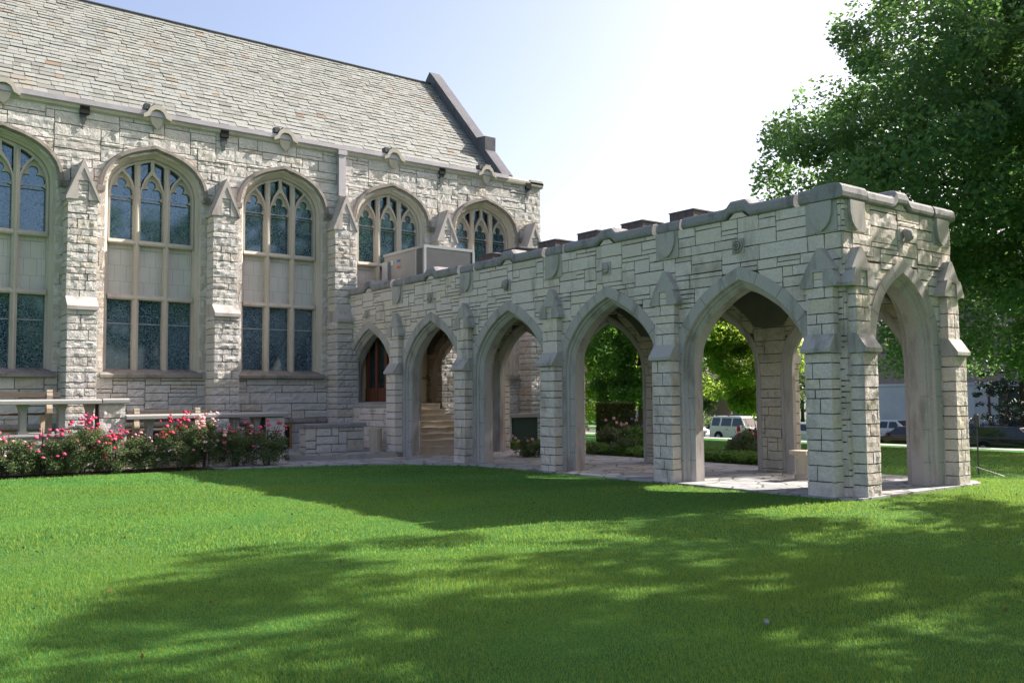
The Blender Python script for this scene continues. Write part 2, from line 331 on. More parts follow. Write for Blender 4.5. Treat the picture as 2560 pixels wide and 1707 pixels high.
# ---- arches
def spline(P, n=7):
    P = [V(p) for p in P]; P = [P[0]*2-P[1]]+P+[P[-1]*2-P[-2]]; out = []
    for i in range(1, len(P)-2):
        for k in range(n):
            t = k/n; a, b, c_, d = P[i-1:i+3]
            out.append(.5*((2*b)+(c_-a)*t+(2*a-5*b+4*c_-d)*t*t+(3*b-a-3*c_+d)*t**3))
    out.append(P[-2]); return out
class Arch:
    def __init__(s, pts, zb):     # pts: (half width, z) from spring to apex
        s.zb = zb; h = spline(pts); s.h = [V((pts[0][0], zb))]+h if pts[0][1] > zb else h
        s.zs = pts[0][1]
    def half(s, d):               # left half (u<=0), offset outward d
        L = [V((-p[0], p[1])) for p in s.h]; n = len(L); out = []
        for i, p in enumerate(L):
            a = L[max(i-1, 0)]; b = L[min(i+1, n-1)]; tt = b-a
            if i <= 1: tt = V((0, 1.))
            tt = tt/np.linalg.norm(tt); out.append(p+V((-tt[1], tt[0]))*d)
        tt = L[-1]-L[-2]; tt = tt/np.linalg.norm(tt); e = out[-1]
        if d >= 0: out[-1] = e + tt*(0-e[0])/tt[0]
        else:
            for i in range(n):
                if out[i][0] > -1e-4:
                    p, q = out[i-1], out[i]; t_ = (0-p[0])/(q[0]-p[0]+1e-9); ap = p+(q-p)*t_
                    for k in range(i, n): out[k] = ap.copy()
                    break
        return out
    def loop(s, c, d=0, zb=None):
        H = s.half(d); L = [(c+p[0], p[1]) for p in H]; Rr = [(c-p[0], p[1]) for p in H[::-1][1:]]
        o = L+Rr; q = []
        for p in o:
            if not q or abs(p[0]-q[-1][0])+abs(p[1]-q[-1][1]) > 1e-4: q.append(p)
        if zb is not None: q[0] = (q[0][0], zb); q[-1] = (q[-1][0], zb)
        return q
    def hole(s, c, d, zb=None):
        H = s.half(d); zz = [p[1] for p in H]; ww = [-p[0] for p in H]
        return dict(c=c, w=max(ww), zb=s.zb if zb is None else zb, zt=zz[-1], hw=lambda z: float(np.interp(z, zz, ww)))
    def sweep(s, mb, F, c, prof, z_min=None):
        rows = []
        for d, n in prof:
            H = s.half(d)
            if z_min is not None: H = [V((p[0], max(p[1], z_min))) for p in H]
            pts = [(c+p[0], p[1]) for p in H]+[(c-p[0], p[1]) for p in H[::-1][1:]]
            rows.append([F.p(u, z, n) for u, z in pts])
        m = len(rows[0])
        mb.add([p for r_ in rows for p in r_], [(j*m+i, j*m+i+1, (j+1)*m+i+1, (j+1)*m+i) for j in range(len(rows)-1) for i in range(m-1)])
# ================================================================== CHAPEL
FC = Fr((0,0,0), (1,0,0), (0,-1,0))
WIN = Arch([(1.10,6.95), (1.085,7.2), (.99,7.5), (.75,7.76), (.42,7.93), (0,8.06)], 2.32)
SW = 3.6343; WX = [-5.58+SW*k for k in (-1, 0, 1, 2, 3)]; BX = [-7.45+SW*k for k in range(0, 5)]
chapel = thing('chapel', 'pale limestone gothic chapel with a steep slate roof and tall pointed stained glass windows', 'chapel', (-3, 0, 0))
m = MB(); XL, XR, ZT = -15.0, 7.75, 9.03
m.plate(FC, [(XL,-.4), (XR,-.4), (XR,ZT), (XL,ZT)], [WIN.loop(c, .17) for c in WX], -.6, -.03)
m.build('wall_core', MORT, chapel)
m = MB(); stones(m, FC, -11.2, XR, -.1, ZT, [WIN.hole(c, .12) for c in WX], 0.028, .015, .018, .105, (.3,1.0), 5, (.22,.42,.36)); m.build('wall', CH, chapel)
FE = Fr((XR,0,0), (0,1,0), (1,0,0)); m = MB(); stones(m, FE, 0, 3, -.1, ZT, [], .03, .02, .016, .11, (.25,.9), 6); m.build('end_wall', CH, chapel)
m = MB(); m.box((XR-.6, .6, -.4), (XR-.03, 12, ZT)); m.box((6.3, .6, ZT-.6), (XR-.5, 12, ZT)); m.build('end_wall_core', MORT, chapel)
# roof slates
P0, P1 = V((0, .22, 9.14)), V((0, 4.6, 13.77)); sl_ = P1-P0; L_ = np.linalg.norm(sl_); sd = sl_/L_; nn = V((0, -sd[2], sd[1]))
FR = None
rnd = random.Random(3); m = MB(); d = 0.0; row = 0
while d < L_-.05:
    ex = .23-.075*(d/L_); x = -12.5-rnd.random()*.3
    while x < 6.45:
        w = rnd.uniform(.17, .42); th = rnd.uniform(.012, .034); dd = rnd.uniform(-.014, .014)
        if rnd.random() < .035: dd -= rnd.uniform(.02, .05)
        a = max(d+dd, -.02); b = min(d+ex*1.55, L_+.03); x1 = min(x+w-.008, 6.5)
        q = [(x, a, th+.012), (x1, a, th+.012+rnd.uniform(-.004,.004)), (x1, b, .004), (x, b, .004), (x, a, -.01), (x1, a, -.01), (x1, b, -.012), (x, b, -.012)]
        m.add([P0+V((u, 0, 0))+sd*v+nn*h for u, v, h in q], [(0,1,2,3), (4,5,1,0), (5,6,2,1), (7,4,0,3)])
        x += w
    d += ex; row += 1
roof = m.build('roof', SLATE, chapel)
m = MB(); A_ = P0-nn*.03; B_ = P1-nn*.03
m.add([(-15, A_[1], A_[2]), (6.5, A_[1], A_[2]), (6.5, B_[1], B_[2]), (-15, B_[1], B_[2]), (-15, 9.0, 9.1), (6.5, 9.0, 9.1)], [(0,1,2,3), (3,2,5,4)])
m.add([(6.5, .1, 8.9), (6.5, 9.1, 8.9), (6.5, 4.6, 13.7)], [(0,1,2)]); m.build('roof_deck', MORT, roof)
m = MB(); m.tube([(-13, 4.6, 13.80), (6.1, 4.6, 13.80)], [.06, .06], 6); m.build('ridge_cap', LEAD, roof)
# gable coping
m = MB(); Fg = Fr((6.06,0,0), (0,1,0), (-1,0,0))
m.plate(Fg, [(-.02,9.0), (-.02,9.33), (.98,10.40), (.97,10.90), (1.50,10.96), (4.45,14.12), (4.65,14.30), (4.85,14.12), (9.6,9.0), (9.2,9.0), (4.65,13.72), (.2,8.98)], [], -.46, 0)
gc = m.build('gable_coping', GAB, chapel)
m = MB(); sdd = V((0, .66, .75))
for k in range(5):
    p = 1.95+k*.78; m.tube([(6.2, p, 9.35+(p-.15)*1.055+.12), (6.2, p+.74, 9.35+(p+.59)*1.055+.12)], [.035, .035], 5)
# gutter + cornice + ornaments
m = MB(); m.prof(FC, [(-.1,9.02), (.03,9.02), (.09,9.06), (.10,9.13), (-.1,9.13)], -13, XR+.09)
m.build('cornice', DRW, chapel)
m = MB(); m.prof(FC, [(-.2,9.13), (.11,9.13), (.15,9.16), (.15,9.285), (.10,9.30), (-.2,9.27)], -13, 6.25); gut = m.build('gutter', GUT, chapel)
m = MB(); m.prof(FC, [(-.5,9.13), (.10,9.13), (.10,9.20), (.02,9.27), (-.5,9.27)], 6.25, XR+.1); m.prof(Fr((XR,0,0),(0,1,0),(1,0,0)), [(-.5,9.131), (.101,9.131), (.101,9.201), (.02,9.27), (-.5,9.27)], -.1, 10); m.build('end_coping', DRW, chapel)
for c in WX:
    m = MB()
    m.plate(FC, [(c-.36,9.08), (c-.22,9.14), (c-.15,9.28), (c-.06,9.34), (c+.06,9.34), (c+.15,9.28), (c+.22,9.14), (c+.36,9.08), (c+.36,9.18), (c+.27,9.24), (c+.20,9.38), (c+.09,9.46), (c-.09,9.46), (c-.20,9.38), (c-.27,9.24), (c-.36,9.18)], [], -.1, .20)
    m.plate(FC, [(c-.16,9.27), (c-.17,9.10), (c-.12,8.95), (c, 8.84), (c+.12,8.95), (c+.17,9.10), (c+.16,9.27), (c+.06,9.36), (c-.06,9.36)], [], -.02, .12)
    o = m.build('parapet_ornament', DRW, chapel)
    m = MB(); m.prof(FC, [(-.15,9.36), (.20,9.47), (.20,9.49), (-.15,9.52)], c-.1, c+.12); m.build('lead_flashing', GUT, o)
    m = MB(); m.fbox(FC, c-.33, c-.19, 9.32, 9.47, -.05, .17); m.build('outlet_box', LEAD, o)
for c in BX:
    m = MB(); m.fbox(FC, c-.03, c+.20, 8.93, 9.14, -.2, .112); sc = m.build('scupper', DARK, chapel); rn_ = random.Random(int(c*7)); zz = [8.92-.05*i for i in range(9)]; L = [(c-.02+rn_.uniform(-.03,.04)+i*.006, z) for i, z in enumerate(zz)]; Rr = [(c+.17+rn_.uniform(-.04,.03)-i*.012, z) for i, z in enumerate(zz)]; m = MB(); m.plate(FC, L+Rr[::-1], [], .04, .062); m.build('water_stain', LEAD, sc)
# downspout
m = MB(); m.fbox(FC, -.24, -.01, 7.72, 9.13, .0, .17); dsp = m.build('downspout', GUT, chapel)
m = MB(); m.fbox(FC, -.27, .02, 8.98, 9.12, .0, .20); m.build('rainwater_head', GUT, dsp)
# buttresses
for k, c in enumerate(BX):
    rnd = random.Random(40+k); Fb = FC.sh(c); hw = .35; core = MB(); st = MB()
    block_pier(st, Fb, hw, .68, -.1, 3.86, rnd, .032, .015, .018, 0, core)
    b = st.build('buttress', CH, chapel); st = MB(); block_pier(st, Fb, hw, .50, 4.16, 6.66, rnd, .032, .015, .018, 0, core); st.build('upper_stage', CH, b); core.build('buttress_core', MORT, b)
    m = MB(); m.prof(Fb, [(0,4.20), (.50,4.18), (.74,3.93), (.74,3.84), (0,3.84)], -.36, .36); m.build('weathering', DR, b)
    m = MB(); m.plate(Fb, [(-.40,6.60), (-.37,6.60), (0,7.42), (.37,6.60), (.40,6.60), (.40,6.66), (0,7.66), (-.40,6.66)], [], 0, .55)
    m.plate(Fb, [(-.37,6.62), (-.12,6.62), (-.12,7.10), (.12,7.10), (.12,6.62), (.37,6.62), (0,7.44)], [], 0, .53)
    m.build('gablet', DR, b)
    m = MB(); F2 = Fb.sh(0, .48)
    for z0_, z1_ in ((6.62,6.76), (6.76,6.85), (6.85,6.99), (6.99,7.10)): emit(m, F2, -.12, .12, z0_, -.12, .12, z1_, .035, .02, .012, rnd)
    m.build('gablet_infill', CH, b)
# windows
HEAD = Arch([(.295,7.0), (.272,7.2), (.20,7.4), (.11,7.54), (0,7.65)], 5.84)
def arc(cx, cz, r, a0, a1, n=8): return [(cx+r*math.cos(R(a0+(a1-a0)*i/n)), cz+r*math.sin(R(a0+(a1-a0)*i/n))) for i in range(n+1)]
def cusped(c, zb):
    L = [(-.295,zb), (-.295,6.93), (-.285,6.95), (-.20,6.99)]+arc(-.148,7.13,.142,235,62)+[(-.085,7.27)]+arc(0,7.375,.118,222,90)
    return [(c+u, z) for u, z in L]+[(c-u, z) for u, z in L[::-1][1:]]
lights = (-.765, 0, .765)
for k, c in enumerate(WX):
    Fw = FC.sh(c); w = thing('window', None, None, (0, 0, 0)); w.parent = chapel; w.location = (c+3, 0, 0)
    del_ = [x for x in ('label',) if x in w]
    def B(mb, n, mt, sm=False):
        return mb.build(n, mt, w, sm)
    m = MB(); WIN.sweep(m, Fw, 0, [(.26,-.03), (.26,.02), (.155,.02), (.14,-.03), (.10,-.07), (.10,-.11), (.03,-.17), (.03,-.22), (-.01,-.24), (-.01,-.42)])
    B(m, 'stone_surround', DRW)
    m = MB(); z = 2.45; rnd = random.Random(70+k)
    while z < 6.9:
        h = rnd.uniform(.3, .42); e = rnd.uniform(.09, .16) if rnd.random() < .9 else .05
        for s_ in (-1, 1):
            for q in (0, 1):
                u0, u1 = sorted((s_*1.34, s_*(1.36+e+.06)))
                m = MB(); emit(m, Fw, u0, u1, z+q*h/2, u0, u1, z+(q+1)*h/2-.01, .045, .004, .012, rnd); B(m, 'quoin', DRW)
        z += h+rnd.uniform(.3, .42)
    m = MB(); WIN.sweep(m, Fw, 0, [(.18,-.01), (.19,.06), (.22,.09), (.23,.13), (.31,.12), (.345,.0)], 7.08)
    for s_ in (-1, 1): m.fbox(Fw, s_*1.37-.09, s_*1.37+.09, 6.98, 7.13, -.01, .16)
    B(m, 'hood_mould', HOOD)
    m = MB(); m.prof(Fw, [(-.45,2.45), (-.20,2.40), (.16,2.26), (.16,2.19), (-.03,2.16), (-.45,2.16)], -1.30, 1.30); B(m, 'sill', HOOD)
    # tracery
    t0, t1 = -.38, -.20
    hd = HEAD
    m = MB(); H = [hd.loop(u, 0) for u in lights]
    cs = [(.045,7.755), (.10,7.665), (.19,7.53), (.26,7.36), (.31,7.20), (.31,7.90), (.045,8.0)]
    sp = [(.46,7.26), (.51,7.42), (.60,7.56), (.70,7.66), (.72,7.71), (.60,7.80), (.46,7.87)]
    H += [cs, [(-u, z) for u, z in cs[::-1]], sp, [(-u, z) for u, z in sp[::-1]]]
    out = [p for p in WIN.loop(0, .01) if p[1] > 5.84]; out = [(-1.11,5.83)]+[p for p in out if p[1] > 6.5]+[(1.11,5.83)]
    m.plate(Fw, out, H, t0, t1)
    m.plate(Fw, [p for p in [(-1.10,6.90)]+[q for q in WIN.loop(0, -.005) if q[1] > 6.94]+[(1.10,6.90)]],
            [[(u, max(z, 6.905+0.0*u)) for u, z in cusped(c_, 6.905)] for c_ in lights]+H[3:], t0+.02, t0+.09)
    for u in (-.385, .385): m.fbox(Fw, u-.077, u+.077, 2.38, 5.83, t0, t1); m.prof(Fr(Fw.p(u,0,0), (0,0,1), Fw.N), [(t1,-.0)], 0, 0, False) if False else None
    for u in (-.385, .385):     # splayed nosing of the mullions
        q = [(u-.06,t1), (u-.02,t1+.05), (u+.02,t1+.05), (u+.06,t1)]
        m.add([Fw.p(a, 2.38, n) for a, n in q]+[Fw.p(a, 7.84, n) for a, n in q], [(0,1,5,4), (1,2,6,5), (2,3,7,6)])
    for za, zb in ((5.71,5.83), (4.25,4.37)): m.prof(Fw, [(t0,za), (t1+.03,za), (t1+.05,za+.04), (t1,zb+.01), (t0,zb+.02)], -1.1, 1.1)
    B(m, 'tracery', DRW)
    m = MB(); m.plate(Fw, [(-1.12,2.36)]+[p for p in WIN.loop(0, .02) if p[1] > 3]+[(1.12,2.36)], [], -.40, -.36); B(m, 'glass', GLASS)
    m = MB()
    for u in lights:
        m.fbox(Fw, u-.27, u+.27, 4.40, 5.68, -.35, -.335)
        for (a, b_, c1, d1) in ((u-.33,u+.33,5.60,5.74), (u-.33,u+.33,4.34,4.45), (u-.33,u-.24,4.45,5.6), (u+.24,u+.33,4.45,5.6)): m.fbox(Fw, a, b_, c1, d1, -.36, -.31)
    pn = B(m, 'infill_panel', PANEL)
    m = MB()
    for u in lights:
        for z_ in (7.0, 3.62): m = MB(); m.fbox(Fw, u-.3, u+.3, z_-.012, z_+.012, -.36, -.34); B(m, 'saddle_bar', HV3)
# base course and basement openings
m = MB(); m.prof(FC, [(0,1.05), (.05,1.03), (.10,.96), (.10,.91), (.05,.88), (0,.86)], -11, -.55); m.build('base_course', HOOD, chapel)
for c in (-9.3, -5.6, -2.35):
    bw = thing('basement_window', None, None); bw.parent = chapel; bw.location = (c+3, 0, 0)
    if True:
        m = MB(); wz = (.18, .82)
        m.fbox(FC, c-.62, c+.62, wz[0], wz[1], .0, .065); m.build('pane', PGLASS, bw)
        m = MB()
        for a, b_, z_, y_ in ((c-.68,c+.68,wz[1]-.02,wz[1]+.06), (c-.68,c+.68,wz[0]-.06,wz[0]), (c-.68,c-.61,wz[0],wz[1]), (c+.61,c+.68,wz[0],wz[1]), (c-.03,c+.03,wz[0],wz[1])): m.fbox(FC, a, b_, z_, y_, .0, .10)
        m.build('frame', OWOOD, bw)
# ================================================================== ARCADE
S_ = 3.3135; YE = -16.85; W_ = 3.36; TH = .5; TB = .34
FW = Fr((0,0,0), (0,1,0), (-1,0,0)); FEo = Fr((W_,0,0), (0,1,0), (1,0,0)); FS = Fr((0,YE,0), (1,0,0), (0,-1,0))
FEi = Fr((W_-TB,0,0), (0,1,0), (-1,0,0)); FWi = Fr((TH,0,0), (0,1,0), (1,0,0)); FSi = Fr((0,YE+TH,0), (1,0,0), (0,1,0))
BY = [-3.30-S_*k for k in range(5)]; BY[4] = -16.53; AY = [-1.64, -4.95, -8.26, -11.57, -14.87]
ARC = Arch([(1.34,1.9), (1.325,2.25), (1.225,2.65), (.87,3.10), (.43,3.41), (0,3.60)], 0.0)
ARS = Arch([(.92,1.9), (.91,2.3), (.85,2.75), (.64,3.16), (.33,3.44), (0,3.62)], 0.0)
arcade = thing('arcade', 'grey limestone arcade of five pointed arches with stepped buttresses and a weathered coping', 'arcade', (1.7, -8.4, 0))
def wall_core(mb, F, n0, n1, side):
    ed = [0]+[a-S_/2 for a in AY[:-1]]+[YE]
    for k, c in enumerate(AY):
        hi, lo = ed[k], ed[k+1]
        if k == 0 and side == 'w':
            L = ARC.loop(c, .05); mb.plate(F, [(lo,-.1), (hi,-.1), (hi,4.66), (lo,4.66)], [[(c-1.36,1.36)]+[p for p in L if p[1] > 1.4]+[(c+1.36,1.36)]], n0, n1)
        else:
            L = ARC.loop(c, .05, -.1); mb.plate(F, [(lo,-.1)]+L+[(hi,-.1), (hi,4.66), (lo,4.66)], [], n0, n1)
    return mb
m = MB(); wall_core(m, FW, -TH+.02, -.03, 'w')
wall_core(m, FEo, -TB+.02, -.03, 'e')
cS = 1.72
m.plate(FS, [(0.03,-.1)]+ARS.loop(cS, .05, -.1)+[(W_-.03,-.1), (W_-.03,4.66), (.03,4.66)], [], -TH+.02, -.03)
m.build('wall_core', MORT, arcade)
AP = (.024, .007, .014); k_ = dict(proud=.024, rough=.0055, gap=.018, unit=.087, wid=(.2,.72))
hw_ = [ARC.hole(c, .10, -.2) for c in AY]; hw_[0] = dict(hw_[0])
m = MB(); stones(m, FW, YE, 0, 0, 4.66, hw_, seed=11, **k_)
for c in AY: emit(m, FW, c-.20, c+.20, 4.66, c-.04, c+.04, 4.80, .02, .004, .01, random.Random(2))
fw_ = m.build('front_wall', AR, arcade)
m = MB(); k2 = dict(k_); k2.update(rough=.013, proud=.028)
stones(m, FS, 0, W_, 0, 4.66, [ARS.hole(cS, .10, -.2)], seed=12, **k2); emit(m, FS, cS-.20, cS+.20, 4.66, cS-.04, cS+.04, 4.80, .02, .004, .01, random.Random(2))
m.build('end_wall', AR, arcade)
he = [ARC.hole(c, .10, -.2) for c in AY]
m = MB(); stones(m, FEo, YE, 0, 0, 4.66, he, seed=13, **k2); m.build('back_wall', AR, arcade)
m = MB()
stones(m, FEi, YE+TH, 0, .0, 3.8, [ARC.hole(c, .06, -.2) for c in AY], proud=.02, rough=.008, gap=.014, unit=.09, wid=(.25,.6), seed=14)
stones(m, FWi, YE+TH, 0, .0, 3.8, [ARC.hole(c, .06, -.2) for c in AY], proud=.02, rough=.008, gap=.014, unit=.09, wid=(.25,.6), seed=15)
stones(m, FSi, TH, W_-TH, .0, 3.8, [ARS.hole(cS, .06, -.2)], proud=.02, rough=.008, gap=.014, unit=.09, wid=(.25,.6), seed=16)
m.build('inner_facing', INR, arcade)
PR = [(.205,-.03), (.205,.035), (0,.035), (-.015,.0), (-.012,-.03), (-.055,-.055), (-.06,-.085), (-.085,-.09), (-.14,-.15), (-.14,-.37), (-.06,-.44), (.0,-.475), (.0,-.525), (.06,-.525), (.06,-.47)]
for F, cc, A in [(FW, c, ARC) for c in AY]+[(FEo, c, ARC) for c in AY]+[(FS, cS, ARS)]:
    m = MB(); zm = 1.36 if (F is FW and cc == AY[0]) else None
    pr_ = [(d, n*TB/TH if n < -.2 else n) for d, n in PR] if F is FEo else PR
    A.sweep(m, F, cc, pr_, None); sm = m; nf_ = len(m.f)
    if F is not FEo:
        o0, o1, o2 = A.half(.20), A.half(.0), A.half(-.14); n_ = len(o0); m = MB(); fr = [.42/1.9, .98/1.9, 1.55/1.9]
        for s_ in (-1, 1):
            for z_ in (.42, .98, 1.55):
                for (ua, na), (ub, nb) in (((-o0[0][0], .0365), (-o1[0][0], .0365)), ((-o1[0][0]-.055, -.053), (-o2[0][0], -.148))):
                    m.add([F.p(cc+s_*ua, z_-.004, na), F.p(cc+s_*ub, z_-.004, nb), F.p(cc+s_*ub, z_+.004, nb), F.p(cc+s_*ua, z_+.004, na)], [(0,1,2,3)])
            for i in range(3, n_-3, 7):
                a, b = V(o0[i]), V(o1[i]); t_ = b-a; t_ = V((-t_[1], t_[0]))/np.linalg.norm(t_)*.0045
                m.add([F.p(cc+s_*q[0], q[1], .0365) for q in (a-t_, b-t_, b+t_, a+t_)], [(0,1,2,3)])
        sm.add(m.v, m.f)
    ob = sm.build('arch_surround', DR, arcade); ob.data.materials.append(MORT)
    for pl in ob.data.polygons[nf_:]: pl.material_index = 1
# bay nearest the chapel: infill wall, sill, glazed timber screen
c = AY[0]; m = MB(); stones(m, FW, c-1.20, c+1.20, 0.0, 1.33, [], .02, .006, .014, .088, (.2,.6), 21); iw = m.build('infill_wall', AR, arcade); m = MB(); m.fbox(FW, c-1.36, c+1.36, -.05, 1.34, -.45, -.03); m.build('infill_core', MORT, iw)
m = MB(); m.prof(FW, [(-.5,1.50), (-.12,1.47), (.02,1.42), (.02,1.34), (-.5,1.34)], c-1.28, c+1.28); m.build('opening_sill', DR, arcade)
m = MB(); m.fbox(FW, c-1.2, c+1.2, 1.3, 3.7, -.66, -.60)
for a in (-1.18, -.62, -.06, .50, 1.06): m.fbox(FW, c+a-.07, c+a+.07, .1, 3.7, -.58, -.50)
m.fbox(FW, c-1.2, c+1.2, 1.4, 1.9, -.57, -.52)
scr = m.build('timber_screen', WOOD, arcade); m = MB(); m.fbox(FW, c-1.2, c+1.2, 1.9, 3.6, -.595, -.575); m.build('glazing', PGLASS, scr)
# buttresses
def arcade_buttress(F, u, sd, hw=.245):
    rnd = random.Random(sd); Fb = F.sh(u); st = MB(); core = MB()
    block_pier(st, Fb, hw, .27, 0, 2.24, rnd, .014, .010, .018, 0, core)
    b = st.build('buttress', AR, arcade); st = MB(); block_pier(st, Fb, hw, .17, 2.53, 3.28, rnd, .014, .007, .018, 0, core); st.build('upper_stage', AR, b); core.build('buttress_core', MORT, b)
    m = MB(); m.prof(Fb, [(0,2.56), (.17,2.54), (.33,2.31), (.33,2.255), (.28,2.24), (0,2.24)], -hw-.02, hw+.02); m.build('weathering', DR, b)
    m = MB(); m.plate(Fb, [(-.325,3.275), (-.09,3.275), (-.09,3.52), (.09,3.52), (.09,3.275), (.325,3.275), (.335,3.33), (.225,3.56), (-.225,3.56), (-.335,3.33)], [], 0, .20)
    m.plate(Fb, [(-.255,3.545), (.255,3.545), (.255,3.575), (.035,3.90), (-.035,3.90), (-.255,3.575)], [], 0, .155); m.build('gablet', DR, b)
    m = MB(); emit(m, Fb.sh(0,.16), -.09, .09, 3.28, -.09, .09, 3.40, .02, .004, .008, rnd); emit(m, Fb.sh(0,.16), -.09, .09, 3.40, -.09, .09, 3.52, .02, .004, .008, rnd); m.build('gablet_infill', AR, b)
for i, y in enumerate(BY): arcade_buttress(FW, y, 100+i)
arcade_buttress(FW, -.33, 99, .2)
for i, y in enumerate(BY): arcade_buttress(FEo, y, 200+i)
arcade_buttress(FS, .27, 300, .20); arcade_buttress(FS, W_-.27, 301, .20)
# coping
SEC = [(.03,4.655), (.065,4.675), (.075,4.73), (.06,4.82), (.02,4.865), (-.06,4.885), (-.42,4.885), (-.50,4.84), (-.52,4.74), (-.50,4.655)]
def coping(F, segs, nm='coping'):
    m = MB()
    for st in segs:
        rows = [[F.p(u, z+dz+(ds if z > 4.7 else 0), n+dn) for n, z in SEC] for u, dz, dn, ds in st]; k = len(SEC)
        m.add([p for r_ in rows for p in r_], [(j*k+i, j*k+(i+1) % k, (j+1)*k+(i+1) % k, (j+1)*k+i) for j in range(len(rows)-1) for i in range(k)]+[tuple(range(k))[::-1], tuple((len(rows)-1)*k+i for i in range(k))])
    return m
def bump(c): return [(c-.31,0,0,0), (c-.25,.015,0,0), (c-.155,.10,0,.01), (c+.155,.10,0,.01), (c+.25,.015,0,0), (c+.31,0,0,0)]
segs = []
cuts = [0.0]+BY[:4]+[-16.03]
for k in range(5):
    hi = cuts[k]-(.37 if k else 0); lo = cuts[k+1]+(.37 if k < 4 else .0)
    segs.append([(lo,0,0,0)]+bump(AY[k])+[(hi,0,0,0)])
for y in BY[:4]: segs.append([(y-.29,0,-.03,-.01), (y+.29,0,-.03,-.01)])
segs.append([(-16.13,0,.02,.02), (YE+.0,0,.02,.02)])
m = coping(FW, segs)
mm = coping(FEo, [[(YE,0,0,0)]+[q for k in (4,3,2,1,0) for q in bump(AY[k])]+[(0,0,0,0)]]); m.add(mm.v, mm.f)
mm = coping(FS, [[(-.10,0,.021,.021), (.62,0,.021,.021)], [(.66,0,0,0)]+bump(cS)+[(W_-.62,0,0,0)], [(W_-.60,0,.01,0), (W_+.10,0,.01,0)]]); m.add(mm.v, mm.f)
cp = m.build('coping', COP, arcade)
bv = cp.modifiers.new('soft', 'BEVEL'); bv.width = .010; bv.segments = 1; bv.limit_method = 'ANGLE'; bv.angle_limit = R(35)
SH = [(-.20,4.645), (.20,4.645), (.195,4.45), (.15,4.31), (.08,4.225), (0,4.18), (-.08,4.225), (-.15,4.31), (-.195,4.45)]
def plaque(F, u, nm='shield_plaque'):
    m = MB(); m.fbox(F, u-.26, u+.30, 4.17, 4.655, -.02, .034); b = m.build(nm, DR, arcade)
    m = MB(); Fx = F.sh(u, 0); k = len(SH)
    m.plate(Fx, SH, [], .03, .085); m.build('shield', DR, b)
for y in BY: plaque(FW, y)
plaque(FS, .33); plaque(FS, W_-.36); 
for y in BY[:5]: plaque(FEo, y)
def rosette(F, u, z, kind):
    m = MB(); m.fbox(F, u-.125, u+.125, z-.13, z+.13, -.02, .04); b = m.build('carved_block', DR, arcade)
    m = MB()
    if kind == 0:
        for rr_, n_ in ((.095,.055), (.05,.075)):
            m.tube([F.p(u+rr_*math.cos(a*math.pi/8), z+rr_*math.sin(a*math.pi/8), n_) for a in range(17)], [.016]*17, 6)
        m.tube([F.p(u, z, .04), F.p(u, z, .09)], [.03, .012], 8)
    elif kind == 1:
        for a in range(8):
            t_ = a*math.pi/4; m.tube([F.p(u, z, .05), F.p(u+.09*math.cos(t_), z+.10*math.sin(t_), .06)], [.022, .03], 6)
        m.tube([F.p(u, z, .04), F.p(u, z, .10)], [.04, .02], 8)
    else:
        m.tube([F.p(u, z+.11, .04), F.p(u, z+.05, .11), F.p(u, z-.03, .12), F.p(u, z-.10, .06)], [.05, .08, .07, .03], 10)
        for s_ in (-1, 1): m.tube([F.p(u+s_*.03, z+.03, .15), F.p(u+s_*.07, z+.045, .13)], [.02, .012], 6)
        m.tube([F.p(u, z+.02, .16), F.p(u, z-.03, .19)], [.012, .02], 6)
    m.build('carving', DR, b, True)
for k, y in enumerate(AY[1:]): rosette(FW, y+.0, 4.17, (1, 2, 1, 0)[k])
rosette(FW, AY[0]+.1, 4.02, 1); rosette(FS, 1.78, 4.22, 2)
for F in (FEi, FWi):
    m = MB()
    for c in AY:
        L = [q for q in ARC.loop(c, .27) if q[1] > 2.98]; m.plate(F, [(c-S_/2+.002,2.98)]+L+[(c+S_/2-.002,2.98), (c+S_/2-.002,3.78), (c-S_/2+.002,3.78)], [], .0, .055)
    m.build('vault_web', CEIL, arcade)
m = MB(); m.plate(FSi, [(TH,2.98)]+[q for q in ARS.loop(cS, .25) if q[1] > 2.98]+[(W_-TH,2.98), (W_-TH,3.78), (TH,3.78)], [], 0, .05); m.build('vault_web', CEIL, arcade)
# roof slab / ceiling
m = MB(); m.box((TH-.02, YE+TH-.02, 3.78), (W_-TH+.02, -.02, 4.35))
for k in range(13): 
    y = YE+.9+k*1.25; m.box((TH, y, 3.68), (W_-TH, y+.12, 3.785))
m.build('ceiling', CEIL, arcade)
